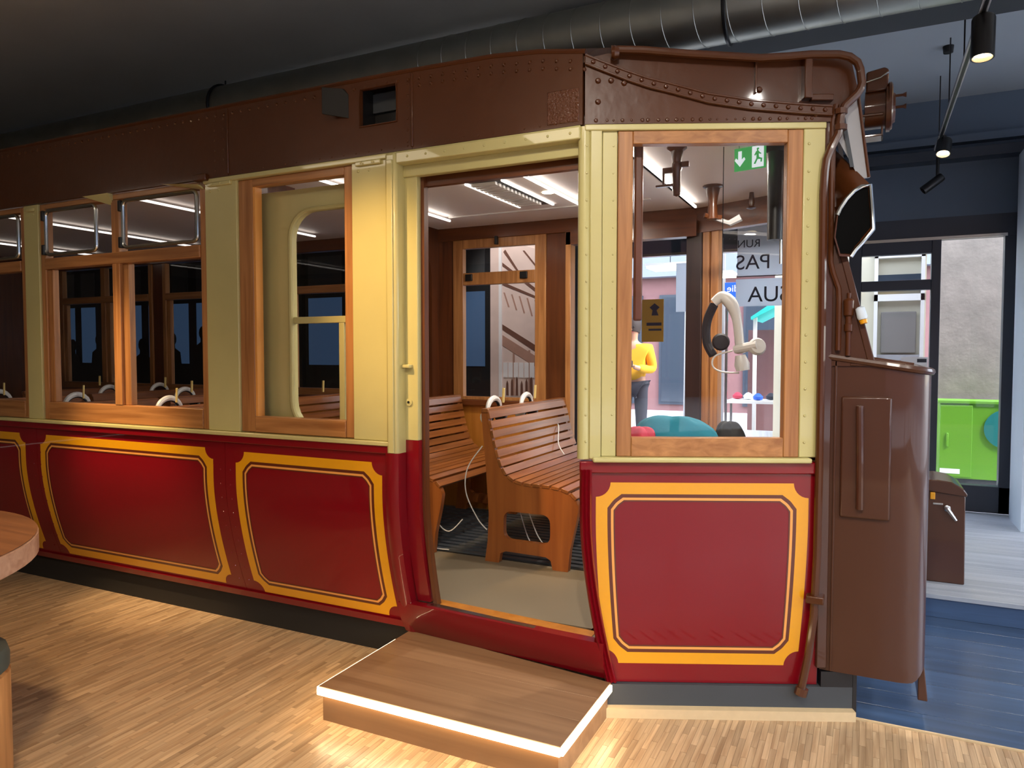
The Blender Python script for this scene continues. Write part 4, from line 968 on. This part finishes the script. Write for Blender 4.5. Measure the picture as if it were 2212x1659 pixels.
# big headset hanging in the cab
hc = thing('hanging_headset', 'grey and white over-ear headset hanging inside the cab window', 'headphones', (-.58, 3.42, 1.55))
bandp = [(-.055, .0, .13), (-.02, 0, .155), (.015, 0, .13), (.04, 0, .08), (.052, 0, .02), (.058, .01, -.05), (.064, .02, -.10)]
bandp = smooth(bandp); MB().tube(bandp, [.021+.008*math.sin(PI*min(1, 1.6*k/len(bandp)))**2 for k in range(len(bandp))], 12).build('headband', 'headwhite', hc)
MB().tube(smooth([(-.055, 0, .12), (-.085, .02, .06), (-.095, .03, 0), (-.088, .03, -.06), (-.06, .02, -.11)]), .020, 10).build('rear_band', 'pad', hc)
MB().lathe([(0, 0), (.036, .004), (.04, .02), (.032, .035), (0, .04)], (-.03, .03, -.05), (.3, -1, 0), 18).build('ear_cushion', 'pad', hc)
MB().lathe([(0, 0), (.036, .004), (.04, .02), (.032, .035), (0, .04)], (.13, .0, -.075), (.5, -1, .2), 18).build('ear_cup', 'headwhite', hc)
MB().tube([(.04, -.01, -.085), (.09, -.02, -.075), (.14, -.03, -.065)], [.018, .021, .021], 10).build('cup_arm', 'headwhite', hc)
MB().tube([(.062, .01, -.11), (.07, .01, -.15), (.075, .01, -.18)], [.022, .034, .03], 10).build('lower_arm', 'headwhite', hc)
MB().tube(smooth([(.03, 0, -.09), (-.04, 0, -.11), (-.06, 0, -.14), (-.05, 0, -.17), (-.01, 0, -.187), (.06, 0, -.19)]), .004, 6).build('cord', 'headwhite', hc)
MB().tube([(-.02, 0, .15), (-.02, 0, .5), (-.02, 0, .828)], .002, 5).build('hanging_wire', 'black', hc)
# cloths on the ledge inside the cab window
def lump(name, mat, label, c, sx, sy, sz, seed):
    rnd = random.Random(seed); ph = [rnd.uniform(0, 6) for _ in range(6)]
    def F(u, v, d):
        a = 2*PI*u; r = math.sin(PI*min(v, .999)*.5)**.7
        w = 1+.16*math.sin(3*a+ph[0])+.10*math.sin(5*a+ph[1]+4*v)
        h = math.cos(PI/2*v)**.8*(1+.25*math.sin(4*a+ph[2])*v)
        return (c[0]+sx*r*w*math.cos(a), c[1]+sy*r*w*math.sin(a), c[2]+sz*max(0, h))
    o = MB().grid(F, 28, 10).build(name, mat, angle=60); return tag(o, label, 'cloth', 'cloths inside the cab window')
q = cabp(.37, .12, 1.05); lump('folded_cloth', 'turq2', 'crumpled turquoise cloth on the ledge inside the cab window', q, .17, .06, .14, 1)
q = cabp(.235, .09, 1.05); lump('folded_cloth', 'pink', 'crumpled pink cloth at the left end of the cab ledge', q, .07, .04, .10, 2)
q = cabp(.60, .12, 1.05); lump('folded_cloth', 'dark', 'small black bag on the cab ledge beside the turquoise cloth', q, .06, .05, .12, 3)

# exit sign inside the cab
ex = thing('exit_sign', 'green and white exit sign with arrow and running figure in the cab', 'sign', (-.485, 3.42, 2.262))
u1 = Vector((.98, -.2, 0)).normalized(); nz = Vector((0, 0, 1)); un = u1.cross(nz)
MB().obox((0, 0, .052), u1, nz, un, .070, .050, .004).build('panel', 'exitgreen', ex)
def onsign(pts, nm, mat, dd): plate(MB(), [pts], .001, Vector((0, 0, .0))+un*dd, u1, nz).build(nm, mat, ex)
MB().obox(u1*.036+nz*.054+un*.0045, u1, nz, un, .026, .046, .0006).build('figure_field', 'exitwhite', ex)
onsign([(-.052,.088),(-.036,.088),(-.036,.050),(-.025,.060),(-.020,.050),(-.044,.020),(-.068,.050),(-.062,.060),(-.052,.050)], 'arrow', 'exitwhite', .0052)
onsign([(.030,.088),(.037,.093),(.043,.088),(.037,.082),(.044,.072),(.052,.066),(.050,.062),(.040,.066),(.042,.050),(.056,.044),(.054,.028),(.048,.028),(.049,.040),(.036,.042),(.026,.022),(.018,.024),(.030,.046),(.030,.064),(.024,.058),(.020,.062),(.028,.076),(.033,.080)], 'running_figure', 'exitgreen', .0058)
for s in (-.05, .05): MB().tube([u1*s+nz*.1, u1*s+nz*.116], .002, 5).build('hanger', 'steel', ex)

# ================================================================== displays behind the tram
mu = thing('station_mural', 'pale sepia print of a timber station hall behind the tram window', 'mural', (-2.9, 6.2, 0))
MB().box(-.34, .44, 0, .03, .9, 2.6).build('panel', 'mur_lo', mu)
MB().box(-.245, -.215, -.012, .03, .9, 2.6).build('white_edge', 'mur_wh', mu)
def flat(nm, mat, polys, d):
    m = MB()
    for p in polys: m.prism([(x, -d, z) for x, z in p], (0, d*.9, 0))
    m.build(nm, mat, mu)
flat('print_beam', 'mur_dk', [[(-.21,2.30),(.17,2.02),(.17,1.985),(-.21,2.27)], [(-.21,2.12),(.17,1.96),(.17,1.94),(-.21,2.09)], [(-.21,1.72),(.17,1.50),(.17,1.44),(-.21,1.67)], [(-.20,2.40),(-.05,2.20),(-.03,2.20),(-.18,2.42)], [(.02,2.40),(.17,2.22),(.17,2.2),(0,2.40)]], .004)
flat('print_rafter', 'mur_mid', [[(-.2+.08*k,2.02-.02*k),(-.15+.08*k,1.88-.03*k),(-.135+.08*k,1.88-.03*k),(-.185+.08*k,2.02-.02*k)] for k in range(5)]+[[(-.21,1.62),(.17,1.40),(.17,1.30),(-.21,1.52)]], .003)
flat('print_column', 'mur_mid', [[(x,1.05),(x+.018,1.05),(x+.018,1.58-.4*(x+.2)),(x,1.58-.4*(x+.2))] for x in (-.10, .06, .14)], .005)
flat('print_window', 'mur_wh', [[(-.2+.055*k,1.22),(-.155+.055*k,1.22),(-.155+.055*k,1.36),(-.2+.055*k,1.36)] for k in range(6)], .006)
flat('print_passenger', 'mur_dk', [[(-.17+.05*k,1.05),(-.145+.05*k,1.05),(-.148+.05*k,1.16+.02*(k % 3)),(-.158+.05*k,1.19+.02*(k % 3)),(-.168+.05*k,1.16+.02*(k % 3))] for k in range(7)], .007)
MB().box(-.34, .44, 0, .03, 0, .9).build('base_panel', 'mur_mid', mu)
DL = ['dark display panel with blue panes left of the station mural', 'dark display panel with blue panes behind the sliding door window', 'dark display panel with figure silhouettes behind the double window', 'dark display panel at the far left of the saloon windows']
for k, (x0, x1) in enumerate(((-4.35, -3.26), (-5.6, -4.4), (-8.6, -5.65), (-11.6, -8.65))):
    dp = thing('display_panel', DL[k], 'screen', (x0, 6.3, 0), 'display panels behind the tram')
    MB().box(0, x1-x0, 0, .1, .4, 2.9).build('panel', 'scr_dark', dp)
    n = max(2, int((x1-x0)/.42)); w = (x1-x0)/n
    for i in range(n):
        MB().box(i*w+.05, (i+1)*w-.09, -.006, 0, 1.32, 2.05).build('blue_pane', 'scr_blue', dp)
        MB().box(i*w+.05, (i+1)*w-.09, -.006, 0, 2.15, 2.5).build('upper_pane', 'scr_grey', dp)
    MB().box(0, x1-x0, -.008, 0, .95, 1.02).build('grey_band', 'scr_grey', dp)
    if k >= 2:
        for j in range(5):
            cx = .35+j*.55*(x1-x0)/3; h = 1.55+.07*((j*7) % 3)
            pts = [(cx-.16, 1.3), (cx+.16, 1.3), (cx+.14, h-.16), (cx+.05, h-.11)]+[(cx+.075*math.cos(a), h+.085*math.sin(a)) for a in [-.9+(PI+1.8)*t/10 for t in range(11)]]+[(cx-.05, h-.11), (cx-.14, h-.16)]
            MB().prism([(x, -.012, z) for x, z in pts], (0, .004, 0)).build('silhouette', 'black', dp)

# ================================================================== step, table, stool, box
stp = thing('entrance_step', 'oak entrance step with glowing light strip in front of the tram door', 'step', (-1.41, 2.48, 0))
x0, x1, y0, y1 = -.512, .515, -.268, .30
for k in range(3):
    a = y0+(y1-y0)*k/3; b = y0+(y1-y0)*(k+1)/3
    bl, br = (.385, .262) if k == 2 else (b-.0006, b-.0006)
    MB().hexa([(x0, a+.0006, .116), (x1, a+.0006, .116), (x1, br, .116), (x0, bl, .116)], [(x0, a+.0006, .14), (x1, a+.0006, .14), (x1, br, .14), (x0, bl, .14)]).build('tread_board', 'stepwood', stp, .0015)
MB().box(x0+.012, x1-.012, y0+.012, y0+.03, 0, .108).build('front_riser', 'stepwood', stp)
MB().box(x1-.03, x1-.012, y0+.03, .26, 0, .108).build('side_riser', 'stepwood', stp)
MB().box(x0+.012, x0+.03, y0+.03, y1, 0, .108).build('side_riser', 'stepwood', stp)
for nm, b in (('light_strip', (x0-.002, x1+.002, y0-.010, y0+.014, .107, .135)), ('light_strip', (x1-.014, x1+.010, y0+.0, .255, .107, .135)), ('light_strip', (x0-.010, x0+.014, y0, y1-.03, .107, .135))):
    MB().box(*b).build(nm, 'led', stp, .004)

# round table, rim only in the picture's left edge
tcx, tcy, tr = -3.42, 1.06, .85
tbl = thing('round_table', 'round brown wooden table top with a thick pale rim', 'table', (tcx, tcy, 0))
MB().lathe([(0, .745), (tr-.006, .745), (tr-.003, .75), (0, .75)], (0, 0, 0), n=72).build('table_top', 'table', tbl)
MB().lathe([(0, .662), (tr-.01, .662), (tr, .668), (tr, .742), (tr-.004, .7455), (0, .7455)], (0, 0, 0), n=72).build('rim', 'tablerim', tbl)
MB().lathe([(.30, 0), (.30, .02), (.06, .05), (.05, .60), (.16, .662)], (0, 0, 0), n=24).build('pedestal', 'black', tbl)
stl_ = thing('round_stool', 'wooden drum stool with dark green cushion at the lower left', 'stool', (-2.748, 1.331, 0))
MB().lathe([(.175, 0), (.18, .01), (.18, .36), (.17, .37)], (0, 0, 0), n=32).build('drum', 'oak', stl_)
MB().lathe([(.0, .36), (.165, .36), (.178, .375), (.179, .42), (.172, .445), (.14, .458), (0, .462)], (0, 0, 0), n=24).build('cushion', 'rubber', stl_)

# brown box with crank on the platform
bx = thing('crank_box', 'brown rounded-top metal box with a crank handle on the grey platform', 'box', (.425, 4.82, .13))
MB().prism([(-.105, 0, 0), (.095, 0, 0), (.09, 0, .50), (.075, 0, .535), (.02, 0, .572), (-.05, 0, .58), (-.105, 0, .575)], (0, .34, 0)).build('body', 'brownflat', bx, .006)
MB().prism([(-.108, -.012, .525), (.096, -.012, .505), (.098, -.012, .52), (.08, -.012, .55), (.02, -.012, .585), (-.05, -.012, .594), (-.108, -.012, .59)], (0, .36, 0)).build('lid', 'brownflat', bx, .006)
MB().tube([(.0, -.02, .435), (.045, -.03, .37)], [.012, .007], 10).build('crank_handle', 'steel', bx)
MB().lathe([(.018, 0), (.018, .02), (.008, .024)], (.0, -.0, .435), (0, -1, 0), 14).build('crank_boss', 'steel', bx)
MB().box(-.085, -.06, -.014, 0, .48, .52).build('hasp', 'gold', bx, .003)
MB().box(-.07, -.02, -.008, 0, .45, .46).build('keeper', 'silver', bx, .002)

# ================================================================== ceiling services
du = thing('air_duct', 'galvanised spiral ventilation duct running above the tram roof', 'duct', (0, 4.2, 3.33))
MB().tube([(x, 0, 0) for x in (-9, -5, -2, 0, 2, 4.9)], .172, 40).build('duct_pipe', 'galv', du)
for k in range(28):
    x = -2.6+k*.175
    MB().tube([(x+.03*math.cos(a), .1735*math.cos(a), .1735*math.sin(a)) for a in [2*PI*i/28 for i in range(28)]], .0025, 5, True).build('spiral_seam', 'galv', du)
for x in (-4.5, -.72, 1.4): 
    MB().tube([(x, .178*math.cos(a), .178*math.sin(a)) for a in [2*PI*i/28 for i in range(28)]], .011, 6, True).build('hanger_band', 'black', du)
    MB().box(x-.004, x+.004, -.004, .004, .178, .22).build('hanger_rod', 'black', du)
tk = thing('light_track', 'pale ceiling light track running towards the shop window', 'track', (.46, 5.4, 3.05))
MB().box(-.018, .018, -1.5, 1.35, -.0, .022).build('rail', 'silver', tk, .003)
MB().box(-.008, .008, -1.48, 1.33, -.003, 0).build('slot', 'black', tk)
for y in (-.5, .35, 1.1): MB().box(-.004, .004, y-.004, y+.004, .02, .5).build('drop_rod', 'black', tk)
def spotlight(loc, d, L, r, lab, lit, e, stem=.06):
    t = thing('track_spotlight', lab, 'spotlight', loc, 'spotlights on the light track')
    d = Vector(d).normalized(); top = Vector((0, 0, 0)); c = Vector((0, 0, -stem))
    MB().tube([top, c], .012, 8).build('stem', 'black', t)
    MB().lathe([(r*.9, -L/2), (r, -L/2+.01), (r, L/2), (r*.86, L/2), (r*.80, L/2-.025)], c+d*L*.25, d, 20).build('housing', 'black', t)
    MB().lathe([(0, 0), (r*.75, 0), (r*.75, .003)], c+d*(L*.75-.022), d, 18).build('lens', 'lampglow' if lit else 'silver', t)
    if lit:
        p = Vector(loc)+c+d*(L*.75+.03); spot(p, p+d, e, (1, .8, .55), 70, .7)
spotlight((.465, 4.15, 3.05), (-.02, -.12, -1), .20, .05, 'large black cylinder spotlight at the top right, lit', True, 40)
spotlight((.48, 6.3, 3.05), (-.1, -.4, -1), .12, .05, 'middle lit spotlight on the light track', True, 40)
spotlight((.47, 6.7, 3.05), (-.9, -.15, -.7), .17, .034, 'small tilted cylinder spotlight lowest on the track', False, 0, .24)
for k, (x, y) in enumerate(((-.05, 4.95), (.28, 4.95))):
    t = tag(MB().lathe([(.0, -.05), (.05, -.04), (.07, -.01), (.07, 0)], (x, y, ZC), n=18).build('ceiling_fitting', 'silver'), ['round pale ceiling fitting under the duct, left one', 'round pale ceiling fitting under the duct, right one'][k], 'ceiling fitting', 'round ceiling fittings')
tag(MB().lathe([(.0, -.05), (.03, -.045), (.035, 0)], (.46, 5.9, ZC), n=14).build('smoke_detector', 'black'), 'small dark sensor on the grey ceiling left of the track', 'sensor')

# ================================================================== person in the yellow jacket outside
def skinned(name, verts, edges, radii, mat, parent, sub=2):
    me = bpy.data.meshes.new(name); me.from_pydata(verts, edges, []); o = bpy.data.objects.new('tmp', me); COL.objects.link(o)
    sk = o.modifiers.new('skin', 'SKIN'); sk.use_smooth_shade = True
    for v, r in zip(me.skin_vertices[0].data, radii): v.radius = (r, r) if not isinstance(r, tuple) else r
    me.skin_vertices[0].data[0].use_root = True
    ss_ = o.modifiers.new('sub', 'SUBSURF'); ss_.levels = sub; ss_.render_levels = sub
    m2 = bpy.data.meshes.new_from_object(o.evaluated_get(bpy.context.evaluated_depsgraph_get()))
    bpy.data.objects.remove(o); m2.materials.clear(); m2.materials.append(M[mat]); m2.name = name
    for p in m2.polygons: p.use_smooth = True
    r = bpy.data.objects.new(name, m2); COL.objects.link(r); r.parent = parent; return r
pe = thing('person', 'person in a yellow jacket standing on the street, holding a dark camera', 'person', (-2.72, 9.2, .1))
V_ = [(0,0,.95),(0,0,1.18),(0,0,1.38),(0,-.01,1.50),(0,-.02,1.56),(0,-.02,1.68),(0,-.02,1.74),
      (.20,0,1.40),(.25,.03,1.13),(.12,-.22,1.16),(-.20,0,1.40),(-.25,.03,1.13),(-.08,-.22,1.18),
      (.10,0,.90),(.11,-.01,.50),(.11,.02,.09),(.12,-.12,.04),(-.10,0,.90),(-.11,-.01,.50),(-.11,.02,.09),(-.12,-.12,.04),(.07,-.26,1.18),(-.03,-.26,1.20)]
E_ = [(0,1),(1,2),(2,3),(3,4),(4,5),(5,6),(2,7),(7,8),(8,9),(2,10),(10,11),(11,12),(0,13),(13,14),(14,15),(15,16),(0,17),(17,18),(18,19),(19,20),(9,21),(12,22)]
R_ = [(.15,.11),(.14,.10),(.16,.11),.055,.06,.088,.06,.062,.048,.034,.062,.048,.034,.085,.058,.045,.035,.085,.058,.045,.035,.03,.03]
skinned('body', V_, E_, R_, 'skin', pe)
for s, hx in ((1, .07), (-1, -.03)):
    for f_ in range(4):
        bx_ = hx+s*(.0)+(-.024+.016*f_)*1
        skinned('finger', [(bx_, -.265, 1.19), (bx_-s*.01, -.305, 1.20), (bx_-s*.02, -.32, 1.18)], [(0,1),(1,2)], [.009,.008,.007], 'skin', pe, 1)
    skinned('thumb', [(hx, -.255, 1.205), (hx-s*.02, -.275, 1.235), (hx-s*.025, -.295, 1.24)], [(0,1),(1,2)], [.010,.009,.008], 'skin', pe, 1)
J = [0,1,2,3,7,8,9,10,11,12]; mp_ = {v: i for i, v in enumerate(J)}
skinned('jacket', [(V_[i] if i != 3 else (0, -.01, 1.47)) for i in J], [(mp_[a], mp_[b]) for a, b in E_ if a in mp_ and b in mp_], [(.19,.145),(.175,.135),(.195,.145),.075,.085,.068,.05,.085,.068,.05], 'cloth_y', pe)
Jt = [0,13,14,15,17,18,19]; mt_ = {v: i for i, v in enumerate(Jt)}
skinned('trousers', [V_[i] for i in Jt], [(mt_[a], mt_[b]) for a, b in E_ if a in mt_ and b in mt_], [(.165,.125),.105,.078,.065,.105,.078,.065], 'cloth_d', pe)
for s in (1, -1): MB().lathe([(.0, 0), (.05, .005), (.052, .04), (.03, .08), (0, .09)], (s*.115, -.04, 0), (0, -.15, 1), 12).build('shoe', 'black', pe)
MB().lathe([(.02, -.10), (.085, -.09), (.10, -.02), (.092, .05), (.06, .088), (.0, .10)], (0, .0, 1.70), (0, .25, 1), 18).build('hair', 'hair', pe)
for s in (1, -1): MB().dome((s*.032, -.105, 1.685), (0, -1, 0), .011, .006, 8).build('eye', 'black', pe)
MB().prism([(-.012, -.10, 1.645), (.012, -.10, 1.645), (0, -.108, 1.69)], (0, -.02, 0)).build('nose', 'skin', pe, .004)
MB().box(-.025, .025, -.105, -.1, 1.615, 1.623).build('mouth', 'pink', pe)
cmr = thing('handheld_camera', 'dark camera held in front of the yellow jacket', 'camera', (-2.70, 8.87, 1.27))
MB().box(-.065, .065, -.03, .03, -.0, .085).build('body', 'black', cmr, .01)
MB().lathe([(.035, 0), (.035, .06), (.028, .062)], (0, -.03, .042), (0, -1, 0), 16).build('lens', 'black', cmr)
